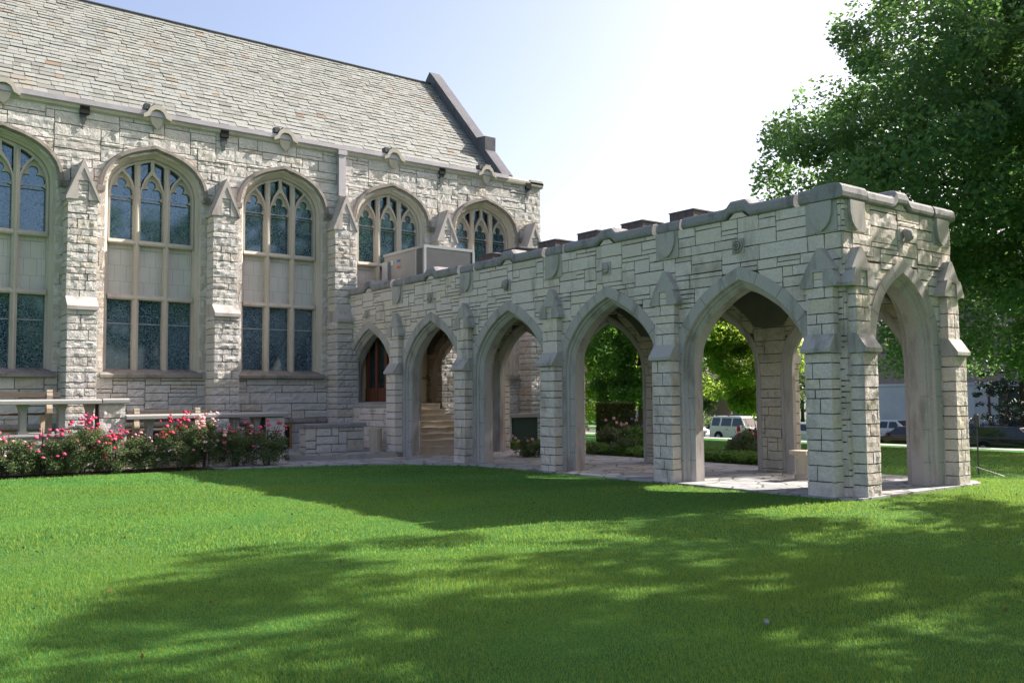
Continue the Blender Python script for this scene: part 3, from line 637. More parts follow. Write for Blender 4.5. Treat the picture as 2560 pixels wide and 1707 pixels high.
# ================================================================== rooftop plant
hv = thing('rooftop_air_unit', 'large beige and grey metal air handling unit with stickers on the arcade roof', 'air unit', (2.05, -1.55, 4.36))
m = MB(); m.box((1.2,-2.72,4.55), (2.9,-.39,5.98)); m.build('casing', HV1, hv)
m = MB(); m.box((1.17,-2.75,5.93), (2.93,-.36,6.01)); m.box((1.16,-2.76,4.6), (1.24,-2.68,5.95)); m.box((2.86,-2.76,4.6), (2.94,-2.68,5.95)); m.box((1.18,-2.3,4.6), (1.2,-2.23,5.93)); m.build('trim', HV3, hv)
m = MB(); m.box((1.26,-2.745,4.6), (2.84,-2.72,5.9)); m.box((1.185,-2.22,4.6), (1.2,-2.68,5.92)); m.build('side_panel', HV2, hv)
m = MB(); m.box((1.10,-.75,4.75), (1.2,-.42,5.75)); m.build('junction_box', HV3, hv)
for nm, y, z, h_, w_, cc in (('sticker', -.86, 5.70, .14, .16, (.55,.53,.50)), ('sticker', -1.25, 5.72, .07, .20, (.12,.10,.42)), ('sticker', -1.25, 5.53, .07, .20, (.50,.14,.12)), ('sticker', -.9, 5.34, .05, .12, (.50,.30,.2)), ('sticker', -.9, 5.2, .05, .12, (.50,.36,.22)), ('sticker', -1.27, 5.12, .13, .15, (.6,.6,.6))):
    m = MB(); m.box((1.19, y-w_/2, z-h_/2), (1.2-.004, y+w_/2, z+h_/2)); m.build(nm, simple('sticker_ink', cc, .5, .3, 0, .1), hv)
def rooflight(y, i):          # y = north-west corner; box runs towards -y and +x
    L, Wd, zt = .66, .62, 5.49; o = thing('rooflight', None, None, (1.7+Wd/2, y-L/2, 4.36)); m = MB(); m.box((1.7, y-L, 4.36), (1.7+Wd, y, zt-.03))
    k = len(m.v); m.add([(1.68,y-L-.02,zt-.03), (1.72+Wd,y-L-.02,zt-.03), (1.72+Wd,y+.02,zt-.03), (1.68,y+.02,zt-.03), (1.7+Wd/2,y-L/2-.1,zt+.05), (1.7+Wd/2,y-L/2+.1,zt+.05)], [(0,1,4), (1,2,5,4), (2,3,5), (3,0,4,5)])
    m.build('glazed_box', GRILL, o); m = MB()
    for u in (0, .22, .44, .66): m.box((1.692, y-u-.006, 4.4), (1.7, y-u+.006, zt-.03))
    for u in (.2, .41, .62): m.box((1.7+u-.006, y-L-.008, 4.4), (1.7+u+.006, y-L, zt-.03))
    for z in (5.0, 5.22, 5.38): m.box((1.693, y-L, z-.005), (1.7, y, z+.005)); m.box((1.7, y-L-.007, z-.005), (1.7+Wd, y-L, z+.005))
    m.box((1.675, y-L-.025, zt-.045), (1.7, y+.02, zt-.02)); m.box((1.7, y-L-.025, zt-.045), (1.72+Wd, y-L, zt-.02))
    m.build('glazing_bars', HV2, o); return o
desc = ['nearest the air unit', 'second from the air unit', 'third from the air unit', 'fourth from the air unit', 'second nearest the corner tower end', 'nearest the corner tower end']
for i, y in enumerate((-4.70, -5.85, -7.30, -8.79, -10.27, -11.73)):
    o = rooflight(y, i); tag(o, 'dark red-brown gridded rooflight box behind the arcade parapet, '+desc[i], 'rooflight', 'row of rooflights on the arcade roof')
# ================================================================== ground
N_ = V((1., 0.)); T_ = V((0., -1.)); CXY = V((CAM.x, CAM.y))
def gq(x, y): return (x-CXY[0])*N_[0]+(y-CXY[1])*N_[1]
def gz(x, y):
    q = gq(x, y); q = np.asarray(q, float); t = (np.asarray(x)-CXY[0])*T_[0]+(np.asarray(y)-CXY[1])*T_[1]
    a = np.clip((q-23)/22, 0, 1); a = a*a*(3-2*a); z = -1.20*a
    b = np.clip((q-48.3)/.4, 0, 1); z = z - .47*b
    c = np.clip((q-61.5)/.4, 0, 1); return z + .2*c
def Q(q, t): p = CXY+N_*q+T_*t; return float(p[0]), float(p[1])
qs = np.concatenate([[-90,-50,-25], np.arange(-10, 48, 1.2), [48.3,48.5,48.7,50,54,58,61.5,61.7,61.9,65,70,80,110,140,200,320,600,1200]])
ts = np.concatenate([[-1200,-500,-250], np.arange(-120, 121, 6.), [250,500,1200]])
gv = []; 
for q in qs:
    for t_ in ts: x, y = Q(q, t_); gv.append((x, y, float(gz(x, y))))
nq, nt = len(qs), len(ts)
gf = np.array([[i*nt+j, (i+1)*nt+j, (i+1)*nt+j+1, i*nt+j+1] for i in range(nq-1) for j in range(nt-1)])
g = npmesh('lawn', np.array(gv), gf, LAWN); tag(g, kind='structure')
def strip(name, q0, q1, mat, dz, t0=-400, t1=400):
    m = MB(); n = 40
    for i in range(n):
        a = t0+(t1-t0)*i/n; b = t0+(t1-t0)*(i+1)/n; P = [Q(q0,a), Q(q1,a), Q(q1,b), Q(q0,b)]
        m.add([(x, y, float(gz(x, y))+dz) for x, y in P], [(0,1,2,3)])
    return tag(m.build(name, mat), kind='structure')
strip('road', 48.75, 61.45, ASPH, .006); strip('pavement', 46.4, 47.6, CONC, .012); strip('far_pavement', 64, 65.5, CONC, .01)
strip('far_grass', 76.2, 110, simple('far_grass_light', (.16,.24,.05), .9, .1, 0, .5, .3), .02) if False else None
# pavement in and around the arcade
def slab(name, poly, z0, z1, mat, kind='structure'):
    m = MB(); F = Fr((0,0,0), (1,0,0), (0,1,0)); m2 = MB()
    tr = tessellate_polygon([[Vector((x, y, 0)) for x, y in poly]]); n = len(poly)
    m.add([(x, y, z1) for x, y in poly], tr); m.add([(x, y, z0) for x, y in poly]+[(x, y, z1) for x, y in poly], [(i, (i+1) % n, n+(i+1) % n, n+i) for i in range(n)])
    o = m.build(name, mat); return tag(o, kind=kind) if kind else o
slab('flagstone_path', [(-.30,-16.95), (-.1,-17.14), (3.6,-17.14), (3.95,-16.9), (4.05,-12.), (4.1,-2.4), (4.0,-.05), (-.05,-.05), (-3.3,-.4), (-5.6,-3.4), (-5.3,-4.15), (-3.6,-4.62), (-2.6,-5.0), (-1.65,-5.7), (-.9,-6.5), (-.36,-7.3), (-.30,-9)], -.1, .035, FLAG)
slab('stone_landing', [(-.06,-.02), (-2.9,-.02), (-3.05,-1.5), (-3.0,-3.0), (-2.2,-3.45), (-1.2,-3.62), (-.06,-3.60)], .0, .17, FLAG)
m = MB(); pl = [(-3.05,-3.05), (-2.2,-3.50), (-1.2,-3.67), (-.28,-3.65)]
for (x0,y0), (x1,y1) in zip(pl[:-1], pl[1:]): m.add([(x0,y0,.0), (x1,y1,.0), (x1,y1,.15), (x0,y0,.15), (x0,y0+.3,.0), (x1,y1+.3,.0), (x1,y1+.3,.158), (x0,y0+.3,.158)], [(0,1,2,3), (3,2,6,7)])
tag(m.build('landing_edge', PATH_E), kind='structure')
slab('soil_bed', [(-12.5,-2.95), (-12.5,-3.9), (-9.5,-3.52), (-7.5,-3.62), (-6.1,-3.86), (-4.6,-4.30), (-3.5,-4.62), (-3.2,-4.1), (-3.1,-2.95)], -.05, .028, SOIL)
slab('garden_bed', [(4.12,-1.0), (4.12,-12.9), (5.2,-13.2), (6.6,-12.5), (6.9,-8), (6.9,-1.2)], -.05, .03, SOIL)
# stairs inside the arcade
m = MB()
for k in range(8): 
    y = -3.05+.30*k; m.box((TH+.0,  y, .0 if k == 0 else .05), (W_-TH, -.02, .05+.172*(k+1)-.002*k)) if False else m.add([(TH,y,0.03),(W_-TH,y,.03),(W_-TH,y,.05+.172*(k+1)),(TH,y,.05+.172*(k+1)),(TH,y+.31,.05+.172*(k+1)),(W_-TH,y+.31,.05+.172*(k+1)), (TH,y-.02,.05+.172*(k+1)-.04),(W_-TH,y-.02,.05+.172*(k+1)-.04),(TH,y-.02,.05+.172*(k+1)),(W_-TH,y-.02,.05+.172*(k+1))], [(0,1,2,3), (8,9,5,4), (6,7,9,8)])
m.box((TH, -.65, .0), (W_-TH, -.02, 1.425))
st = m.build('stair', STEP); tag(st, 'flight of eight worn cream stone steps climbing inside the second arch', 'stairs')
m = MB(); m.box((TH, -.24, 1.43), (1.55, -.10, 3.77)); m.box((1.55, -.62, 1.43), (1.95, -.10, 3.77)); m.box((1.95,-.16,1.43), (W_-TH,-.10,3.77)); m.build('plastered_recess', CREAM, arcade)
# pedestal on the pavement + cylinder planter
t_ = thing('stone_pedestal', 'small ochre stone pedestal with a square top inside the corner bay', 'pedestal', (1.9, -14.72, .035))
m = MB(); m.tube([(1.9,-14.72,.035), (1.9,-14.72,.10), (1.9,-14.72,.14), (1.9,-14.72,.42), (1.9,-14.72,.50)], [.17,.17,.13,.12,.19], 12); m.build('shaft', BCON, t_)
m = MB(); m.box((1.72,-14.90,.50), (2.08,-14.54,.57)); m.build('top', BCON, t_)
t_ = thing('litter_bin', 'short cream fluted stone cylinder beside the low wall', 'bin', (-.52, -2.95, .17))
m = MB(); n = 40; rr_ = [.17*(1-.06*(i % 2)) for i in range(n)]
ring = lambda z, s_: [(-.52+rr_[i]*s_*math.cos(2*math.pi*i/n), -2.95+rr_[i]*s_*math.sin(2*math.pi*i/n), z) for i in range(n)]
m.add(ring(.17,1)+ring(.74,1), [(i, (i+1) % n, n+(i+1) % n, n+i) for i in range(n)]); m.build('drum', BCON, t_)
m = MB(); m.tube([(-.52,-2.95,.735), (-.52,-2.95,.79)], [.185,.18], 20); m.tube([(-.52,-2.95,.165), (-.52,-2.95,.20)], [.18,.175], 20); m.build('rim', BCON, t_)
# low areaway walls
def lowwall(name, label, x0, x1, y0, y1, z0, zt, seed, capm=COP, rough=.012, mat=CH):
    o = thing(name, label, 'wall', ((x0+x1)/2, (y0+y1)/2, z0)); m = MB(); rnd = random.Random(seed)
    stones(m, Fr((0,y0,0), (1,0,0), (0,-1,0)), x0, x1, z0, zt-.11, [], .03, rough, .022, .11, (.25,.55), seed, (.2,.6,.2))
    for X, sg in ((x0,-1), (x1,1)): stones(m, Fr((X,0,0), (0,1,0), (sg,0,0)), y0, y1, z0, zt-.11, [], .03, rough, .02, .16, (.3,.5), seed+1)
    m.build('stonework', mat, o); m = MB(); m.box((x0+.01, y0+.01, z0-.05), (x1-.01, y1, zt-.10)); m.build('core', MORT, o)
    m = MB(); F = Fr((0,y0,0), (1,0,0), (0,-1,0)); dd = y1-y0
    m.prof(F, [(.06,zt-.11), (.07,zt-.03), (.05,zt), (-dd-.03,zt), (-dd-.05,zt-.03), (-dd-.05,zt-.11)], x0-.06, x1+.06)
    c = m.build('coping', capm, o); return o
lowwall('low_wall', 'low rubble wall with dark flat coping between the landing and the chapel basement window', -2.42, -.72, -2.62, -2.30, .17, .94, 31)
t2 = thing('area_kerb', 'dark stone kerb ledge against the foot of the chapel wall behind the low wall', 'kerb', (-1.6, -.7, 0))
m = MB(); m.box((-3.1, -1.0, .0), (-.75, -.72, .95)); m.build('kerb_wall', HOOD, t2) if False else None
bpy.data.objects.remove(t2)
# terrace walls
ta = thing('terrace_parapet', 'long pale slab parapet on squat posts at the left above the rose bed', 'parapet', (-9, -2.9, 0))
m = MB(); stones(m, Fr((0,-3.0,0), (1,0,0), (0,-1,0)), -13, -6.99, 0, .80, [], .03, .014, .02, .1, (.3,.7), 51); stones(m, Fr((-6.99,0,0), (0,1,0), (1,0,0)), -3, -1.6, 0, .8, [], .03, .014, .02, .1, (.3,.7), 52); m.build('base_wall', CH, ta)
m = MB(); m.box((-13,-2.98,-.1), (-7.01,-1.6,.79)); m.build('base_core', MORT, ta)
m = MB(); m.prof(Fr((0,-3,0), (1,0,0), (0,-1,0)), [(.05,.80), (.06,.84), (.05,.88), (-1.4,.88), (-1.4,.80)], -13, -6.96); m.build('base_ledge', SLAB, ta)
m = MB(); stones(m, Fr((0,-2.98,0), (1,0,0), (0,-1,0)), -7.57, -7.02, .88, 1.52, [], .045, .03, .02, .16, (.2,.42), 53); stones(m, Fr((-7.02,0,0), (0,1,0), (1,0,0)), -2.98, -2.6, .88, 1.52, [], .03, .014, .02, .16, (.3,.42), 54); m.build('end_pier', CH, ta)
m = MB(); m.box((-7.56,-2.97,.88), (-7.03,-2.6,1.52)); m.build('pier_core', MORT, ta)
F3 = Fr((0,-3,0), (1,0,0), (0,-1,0))
def slabtop(x0, x1, zt, par, d=.44, cut=None):
    m = MB(); q = [(.07,zt-.115), (.085,zt-.10), (.085,zt-.035), (.0,zt), (-d+.05,zt), (-d,zt-.03), (-d,zt-.115)]; m.prof(F3, q, x0, x1); return m.build('slab', SLAB, par)
slabtop(-13, -7.52, 1.635, ta); slabtop(-7.50, -6.93, 1.645, ta)
def post(x, z0, z1, par):
    m = MB(); y = -2.78
    pr = [(-.10,0), (.10,0), (.10,.05), (.065,.08), (.06,z1-z0-.16), (.09,z1-z0-.07), (.11,z1-z0), (-.11,z1-z0), (-.09,z1-z0-.07), (-.06,z1-z0-.16), (-.065,.08), (-.10,.05)]
    m.plate(Fr((x, y-.13, z0), (1,0,0), (0,-1,0)), pr, [], -.26, 0); m.build('post', SLAB, par)
for x in (-11.4, -10.3, -9.06, -8.30, -7.72): post(x, .88, 1.52, ta)
tb = thing('terrace_parapet', 'lower pale slab parapet on squat posts in the middle above the rose bed', 'parapet', (-5, -2.9, 0))
m = MB(); stones(m, Fr((0,-3.0,0), (1,0,0), (0,-1,0)), -6.97, -3.15, 0, .36, [], .03, .014, .02, .1, (.3,.7), 55); m.build('base_wall', CH, tb)
m = MB(); m.box((-6.97,-2.98,-.1), (-3.17,-1.6,.35)); m.build('base_core', MORT, tb)
m = MB(); m.prof(F3, [(.05,.36), (.06,.40), (.05,.44), (-1.4,.44), (-1.4,.36)], -6.96, -3.12); m.build('base_ledge', SLAB, tb)
m = MB(); stones(m, Fr((0,-2.98,0), (1,0,0), (0,-1,0)), -3.66, -3.17, .44, 1.15, [], .03, .012, .02, .12, (.2,.42), 56); stones(m, Fr((-3.17,0,0), (0,1,0), (1,0,0)), -2.98, -2.6, .0, 1.15, [], .03, .014, .02, .13, (.3,.42), 57); m.build('end_pier', CH, tb)
m = MB(); m.box((-3.65,-2.97,.0), (-3.18,-2.6,1.15)); m.build('pier_core', MORT, tb)
slabtop(-6.99, -3.08, 1.27, tb)
for x in (-6.42, -5.62, -4.38, -3.84): post(x, .44, 1.155, tb)
# benches on the terrace, backs to the parapet
def bench(x0, x1, z, yb, label):
    o = thing('park_bench', label, 'bench', ((x0+x1)/2, yb, z))
    m = MB()
    for k, (zz, yy) in enumerate(((.86, yb-.10), (.70, yb-.05))): m.box((x0, yy-.03, z+zz-.06), (x1, yy+.01, z+zz+.06))
    m.build('backrest', BWOOD, o); m = MB()
    for k in range(3): m.box((x0, yb+.05+.16*k, z+.42), (x1, yb+.18+.16*k, z+.46))
    m.build('seat', BWOOD, o)
    for x in (x0+.22, x1-.22):
        m = MB(); F = Fr((x-.06, yb, z), (0,1,0), (1,0,0))
        m.plate(F, [(-.10,0), (.05,0), (.0,.18), (.02,.38), (.50,.38), (.44,0), (.54,0), (.60,.45), (.08,.47), (.0,.62), (-.02,.96), (-.12,.97), (-.14,.84), (-.11,.66), (-.16,.55), (-.17,.40), (-.10,.2)], [], -.0, .12); m.build('support', BCON, o)
bench(-9.9, -8.25, .88, -2.32, 'weathered timber bench with cream concrete supports behind the upper parapet')
bench(-6.82, -4.95, .44, -2.32, 'weathered timber bench with cream concrete supports behind the lower parapet')
# small things on the lawn
m = MB(); m.tube([(5.60,-16.15,-.03), (5.66,-16.12,.5), (5.70,-16.10,.92)], [.016,.014,.014], 6); o = m.build('stake_pole', LEAD)
sp_ = thing('garden_lamp', 'thin black stake lamp leaning in the grass right of the corner arch', 'lamp', (5.60,-16.15,0)); o.parent = sp_; o.matrix_parent_inverse = Matrix.Translation((-5.60,16.15,0)); o.name = 'pole'
m = MB(); m.tube([(5.70,-16.10,.90), (5.715,-16.09,.93), (5.73,-16.085,1.16), (5.735,-16.08,1.19)], [.02,.055,.055,.03], 10); m.build('lamp_head', LEAD, sp_)
m = MB(); m.tube([(4.95,-16.4,.20), (5.45,-16.70,.01)], [.009,.009], 6); tag(m.build('metal_rod', HV2), 'thin pale metal rod leaning on the outer buttress foot', 'rod')
m = MB(); m.tube([(-7.37,-20.83,.02), (-7.355,-20.82,.035), (-7.33,-20.81,.037)], [.012,.022,.006], 5); tag(m.build('litter_scrap', SLAB), 'tiny white scrap lying in the foreground grass', 'litter')
# utility box + ledge beyond the arcade
o = thing('utility_cabinet', 'dark green cabinet with pale flat top beyond the third arch', 'cabinet', (5.3, -1.6, 0))
m = MB(); m.box((5.0,-1.9,0), (6.0,-1.3,.95)); m.build('body', simple('cabinet_green', (.02,.05,.04)), o); m = MB(); m.box((4.4,-2.0,.95), (6.1,-1.2,1.07)); m.build('top', SLAB, o)
m = MB(); m.box((4.45,-1.85,0), (5.0,-1.35,.95)); m.build('support', WHT, o)
# ================================================================== far building, houses
def fz(q): return float(gz(*Q(q, 0)))
FB = Fr((*Q(70, 0), -1.5), (T_[0], T_[1], 0), (-N_[0], -N_[1], 0))
def onray(px, q):                   # lateral t where the ray through photo column px meets q
    a = YAW+math.atan((px-1176)/2083.3); d = V((math.sin(a), math.cos(a))); s_ = q/float(d@N_); return float(d@T_)*s_
tL, tR = onray(1950, 70), onray(2352, 70)+26
b = thing('brick_building', 'brown brick building with a white painted base across the street at the right', 'building', (*Q(70, (tL+tR)/2), -1.5))
m = MB(); m.fbox(FB, tL, tR, 3.8, 15, -14, 0); m.build('wall', BRICK, b)
m = MB(); m.fbox(FB, tL-.02, tR, -.4, 3.72, -13, .06); m.fbox(FB, tL-.02, tR, 3.72, 3.9, -13, .16); m.build('painted_base', WHT, b)
for px, z0, z1, w in ((2318, 5.6, 8.2, 1.5), (2140, 9, 11, 1.3), (2060, 9, 11, 1.3), (2240, 9, 11, 1.3)):
    t_ = onray(px, 70); m = MB(); m.fbox(FB, t_-w/2, t_+w/2, z0, z1, .0, .04); f_ = m.build('window', PGLASS, b)
    m = MB()
    for a_ in (-w/2, w/2-.08): m.fbox(FB, t_+a_, t_+a_+.08, z0, z1, .03, .10)
    m.fbox(FB, t_-w/2-.05, t_+w/2+.05, z0-.15, z0, .0, .12); m.build('frame', LEAD, f_)
t_ = onray(2262, 70); m = MB(); m.fbox(FB, t_-.9, t_+.9, 0, 3.4, .06, .09); d_ = m.build('door', simple('door_paint', (.42,.42,.45)), b)
t_ = onray(2318, 70); m = MB(); m.fbox(FB, t_-1.5, t_+2.0, 0, 3.6, .061, .08); m.build('entrance_glazing', PGLASS, b)
m = MB()
for a_ in (-1.6, -.3, .9, 2.0): m.fbox(FB, t_+a_, t_+a_+.15, 0, 3.7, .08, .16)
m.build('entrance_frame', simple('dark_red_frame', (.12,.04,.04)), b)
for i, (px, q, w, h, cc) in enumerate(((1480, 92, 18, 3.6, (.42,.33,.27)), (1235, 96, 14, 4.4, (.45,.42,.38)), (1750, 98, 10, 6, (.45,.43,.46)))):
    F = Fr((*Q(q, onray(px, q)), fz(90)), (T_[0], T_[1], 0), (-N_[0], -N_[1], 0)); o = thing('house', ['low tan house behind the clipped hedge across the street', 'pale distant house behind the trees, left of the tan one', 'narrow pale grey house far behind the white off-roader'][i], 'house', (float(F.O[0]), float(F.O[1]), float(F.O[2])))
    m = MB(); m.fbox(F, -w/2, w/2, 0, h, -8, 0); m.build('wall', simple('house_wall', cc), o)
    m = MB(); m.plate(Fr(F.p(-w/2-.4, 0, 0), F.N*-1, -F.U), [(-.4,h), (8.4,h), (4,h+2.4)], [], -w-.8, 0); m.build('roof', ASPH, o)
    for a_ in (-w*.3, 0, w*.3): m = MB(); m.fbox(F, a_-.6, a_+.6, 1, 2.4, 0, .05); m.build('window', PGLASS, o)
# ================================================================== cars
def car(name, label, cat, q, px, head, paint, L=4.7, Wd=1.85, H=1.45, kind='sedan', dz=0, group=None):
    x0, y0 = Q(q, onray(px, q)); z0 = float(gz(x0, y0))+.01+dz
    o = thing(name, label, cat, (x0, y0, z0), group); o.rotation_euler.z = head
    P = NT(name+'_paint', .25, .5); P.b.inputs['Coat Weight'].default_value = .5; P.color(paint); P = P.m
    hw = Wd/2
    if kind == 'suv': low = [(-L/2,.35), (L/2,.35), (L/2+.02,.62), (L/2-.05,.98), (L*.27,1.10), (L*.24,1.12), (-L/2+.03,1.12), (-L/2-.02,.7)]; cab = [(-L/2+.04,1.10), (L*.24,1.10), (L*.12,H-.03), (L*.08,H), (-L/2+.16,H), (-L/2+.10,H-.05)]; sp = [(-L/2+.18,-L/2+.98), (-L/2+1.14,-.28), (-.16, L*.155)]
    elif kind == 'wagon': low = [(-L/2,.32), (L/2,.32), (L/2+.02,.5), (L/2-.08,.72), (L*.24,.90), (-L/2+.05,.95), (-L/2-.04,.6)]; cab = [(-L/2+.06,.93), (L*.25,.89), (L*.07,H-.04), (0,H), (-L/2+.5,H-.02), (-L/2+.38,H-.06)]; sp = [(-L/2+.62,-.72), (-.62,.28), (.38, L*.17)]
    else: low = [(-L/2,.32), (L/2,.32), (L/2+.02,.5), (L/2-.1,.70), (L*.22,.88), (-L*.28,.92), (-L/2+.03,.86), (-L/2-.03,.6)]; cab = [(-L*.36,.90), (L*.24,.87), (L*.08,H-.03), (0,H), (-L*.14,H-.01), (-L*.2,H-.05)]; sp = [(-L*.26,-.50), (-.40,.55), (.55,.56)]
    def mk(mb, nm, mt, par=o):
        me = bpy.data.meshes.new(nm); me.from_pydata(mb.v, [], mb.f); me.materials.append(mt); ob = bpy.data.objects.new(nm, me); col.objects.link(ob); ob.parent = par; return ob
    def loft(poly, ww):       # poly side profile, ww(z) half width
        n = len(poly); vs = [(x, -ww(z), z) for x, z in poly]+[(x, ww(z), z) for x, z in poly]
        mb = MB(); mb.add(vs, [tuple(range(n))[::-1], tuple(range(n, 2*n))]+[(i, (i+1) % n, n+(i+1) % n, n+i) for i in range(n)]); return mb
    bw_ = lambda z: hw-.06*abs(z-.65)/.4
    bd = mk(loft(low, bw_), 'body', P); bv = bd.modifiers.new('b', 'BEVEL'); bv.width = .06; bv.segments = 3; bv.limit_method = 'ANGLE'; bv.angle_limit = R(25)
    zb = cab[0][1]; tw = lambda z: hw-.07-.20*(z-zb)/(H-zb)
    c_ = mk(loft(cab, tw), 'cabin', P); bv = c_.modifiers.new('b', 'BEVEL'); bv.width = .04; bv.segments = 2; bv.limit_method = 'ANGLE'; bv.angle_limit = R(25)
    def xat(z, front):        # cabin edge x at height z
        zz = [p for p in cab]; 
        seg = (cab[1], cab[2]) if front else (cab[-1], cab[0])
        (xa, za), (xb, zb_) = seg; return xa+(xb-xa)*(z-za)/(zb_-za+1e-9)
    z0_, z1_ = zb+.06, H-.12
    for s_ in (-1, 1):
        for a, b_ in sp:
            a0 = max(a, xat(z0_, False)+.08); a1 = max(a, xat(z1_, False)+.10) if a == sp[0][0] else a; b1 = min(b_, xat(z1_, True)-.05); b0 = min(b_+.25 if b_ == sp[-1][1] else b_, xat(z0_, True)-.10)
            mb = MB(); e = .006; q_ = [(a0, z0_), (b0, z0_), (b1, z1_), (a1, z1_)]
            mb.add([(x, s_*(tw(z)+e), z) for x, z in q_], [(0,1,2,3) if s_ < 0 else (3,2,1,0)]); mk(mb, 'side_window', PGLASS)
    mb = MB(); za, zb2 = zb+.05, H-.09; xa, xb = xat(za, True)+.012, xat(zb2, True)+.012
    mb.add([(xa,-tw(za)+.08,za), (xa,tw(za)-.08,za), (xb,tw(zb2)-.06,zb2), (xb,-tw(zb2)+.06,zb2)], [(0,1,2,3)]); mk(mb, 'windscreen', PGLASS)
    xa, xb = xat(za, False)-.012, xat(zb2 if kind != 'sedan' else H-.06, False)-.012; zc = zb2
    if kind == 'sedan': (p, z_p), (p2, z_p2) = cab[-1], cab[0]; xb = p-.012; zc = z_p
    mb.add([(xa,-tw(za)+.1,za), (xa,tw(za)-.1,za), (xb,tw(zc)-.08,zc), (xb,-tw(zc)+.08,zc)], [(0,1,2,3)]); mb2 = MB(); mb2.v = mb.v[4:]; mb2.f = [(0,1,2,3)]; mk(mb2, 'rear_window', PGLASS)
    rw = .36 if kind == 'suv' else .32
    for x in (-L*.30, L*.31):
        for s_ in (-1, 1):
            mb = MB(); mb.tube([(x, s_*(hw-.20), rw), (x, s_*(hw+.01), rw)], [rw, rw], 20); w_ = mk(mb, 'wheel', DARK)
            mb = MB(); mb.tube([(x, s_*(hw-.05), rw), (x, s_*(hw+.02), rw)], [rw*.62, rw*.58], 16); mk(mb, 'rim', HV3, w_)
            mb = MB(); mb.tube([(x, s_*(hw-.3), rw+.02), (x, s_*(hw+.004), rw+.02)], [rw+.07, rw+.07], 20); mk(mb, 'wheel_arch', DARK)
    for s_ in (-1, 1):
        mb = MB(); mb.box((-L/2-.03, s_*hw*.80-.09, .72), (-L/2+.12, s_*hw*.80+.10, 1.02 if kind == 'suv' else .86)); mk(mb, 'taillight', simple('tail_red', (.35,.02,.015), .3, .5, 0, .1))
        mb = MB(); mb.box((L/2-.12, s_*hw*.74-.12, .62), (L/2+.02, s_*hw*.74+.12, .80)); mk(mb, 'headlight', HV3)
        mb = MB(); mb.box((L*.17, s_*(hw+.02)-.08, zb+.0), (L*.17+.10, s_*(hw+.02)+.08, zb+.15)); mk(mb, 'mirror', P)
        if kind == 'suv': mb = MB(); mb.box((-L*.42, s_*(hw-.28)-.03, H+.03), (L*.02, s_*(hw-.28)+.03, H+.07)); mb.box((-L*.40, s_*(hw-.28)-.03, H), (-L*.38, s_*(hw-.28)+.03, H+.05)); mb.box((-L*.15, s_*(hw-.28)-.03, H), (-L*.13, s_*(hw-.28)+.03, H+.05)); mk(mb, 'roof_rail', LEAD)
        for x in (-.55, .55): mb = MB(); mb.box((x-.10, s_*(hw+.01)-.02, zb-.18), (x+.10, s_*(hw+.01)+.02, zb-.14)); mk(mb, 'door_handle', LEAD)
    mb = MB(); mb.box((-L/2-.06, -hw+.1, .35), (-L/2+.1, hw-.1, .55)); mb.box((L/2-.1, -hw+.1, .35), (L/2+.05, hw-.1, .55)); mk(mb, 'bumper', P)
    return o
hd = math.atan2(T_[1], T_[0])
car('parked_car', 'boxy pale cream off-roader with roof rails parked on the street beyond the fifth arch', 'car', 50.2, 1703, hd-R(9), (.55,.53,.47), 4.8, 1.9, 1.83, 'suv')
car('parked_car', 'black estate car with sloping rear window parked at the far right beside the lawn', 'car', 50.0, 2330, hd, (.012,.011,.02), 4.6, 1.8, 1.5, 'wagon')
car('parked_car', 'dark blue saloon partly hidden behind the black estate', 'car', 55.5, 2245, hd, (.02,.03,.12), 4.6, 1.8, 1.48, 'wagon')
car('parked_car', 'dark maroon saloon seen through the end arch, nearest the lawn', 'car', 50.0, 2085, hd+math.pi, (.06,.01,.02), 4.8, 1.85, 1.42, 'sedan')
car('parked_car', 'silver white saloon behind the maroon one, seen through the end arch', 'car', 58.5, 2035, hd+math.pi, (.55,.56,.58), 4.9, 1.9, 1.5, 'sedan')
car('parked_car', 'white saloon whose tail shows just left of the cream off-roader', 'car', 50.2, 1575, hd, (.60,.60,.60), 4.6, 1.8, 1.42, 'sedan')
car('parked_car', 'white hatchback glimpsed in the gap left of the corner pier', 'car', 50.2, 1868, hd, (.58,.58,.58), 4.2, 1.75, 1.5, 'wagon')
# ================================================================== vegetation
def leaf_cloud(name, centers, radii, per, size, mat, parent, seed, flat=.75, shell=.35, aspect=.62, sizes=None):
    g = np.random.default_rng(seed); C = np.repeat(np.asarray(centers, float), per, 0); Rr = np.repeat(np.asarray(radii, float), per)
    n = len(C); d = g.normal(size=(n, 3)); d /= np.linalg.norm(d, axis=1)[:, None]; rad = g.random(n)**shell
    P = C + d*(rad*Rr)[:, None]*np.array([1, 1, flat])
    a = g.normal(size=(n, 3)); a[:, 2] *= .6; a /= np.linalg.norm(a, axis=1)[:, None]
    b = np.cross(a, g.normal(size=(n, 3))); b /= np.linalg.norm(b, axis=1)[:, None]
    s = size*g.uniform(.6, 1.3, n)[:, None]; a = a*s; b = b*s*aspect
    # folded leaf: 4-vertex rhombus
    vs = np.stack([P-a, P+b*.9, P+a, P-b*.9], 1).reshape(-1, 3); fs = np.arange(4*n).reshape(n, 4)
    return npmesh(name, vs, fs, mat, parent)
def limbs(mb, base, top, ends, r0, rnd, seg=6):
    base = Vector(base); top = Vector(top)
    for e in ends:
        e = Vector(e); s = base.lerp(top, rnd.uniform(.25, .95)); mid = s.lerp(e, .5)+Vector((rnd.uniform(-.3,.3), rnd.uniform(-.3,.3), rnd.uniform(.0,.4)))
        mb.tube([s, mid, e], [r0*.38, r0*.22, r0*.05], seg)
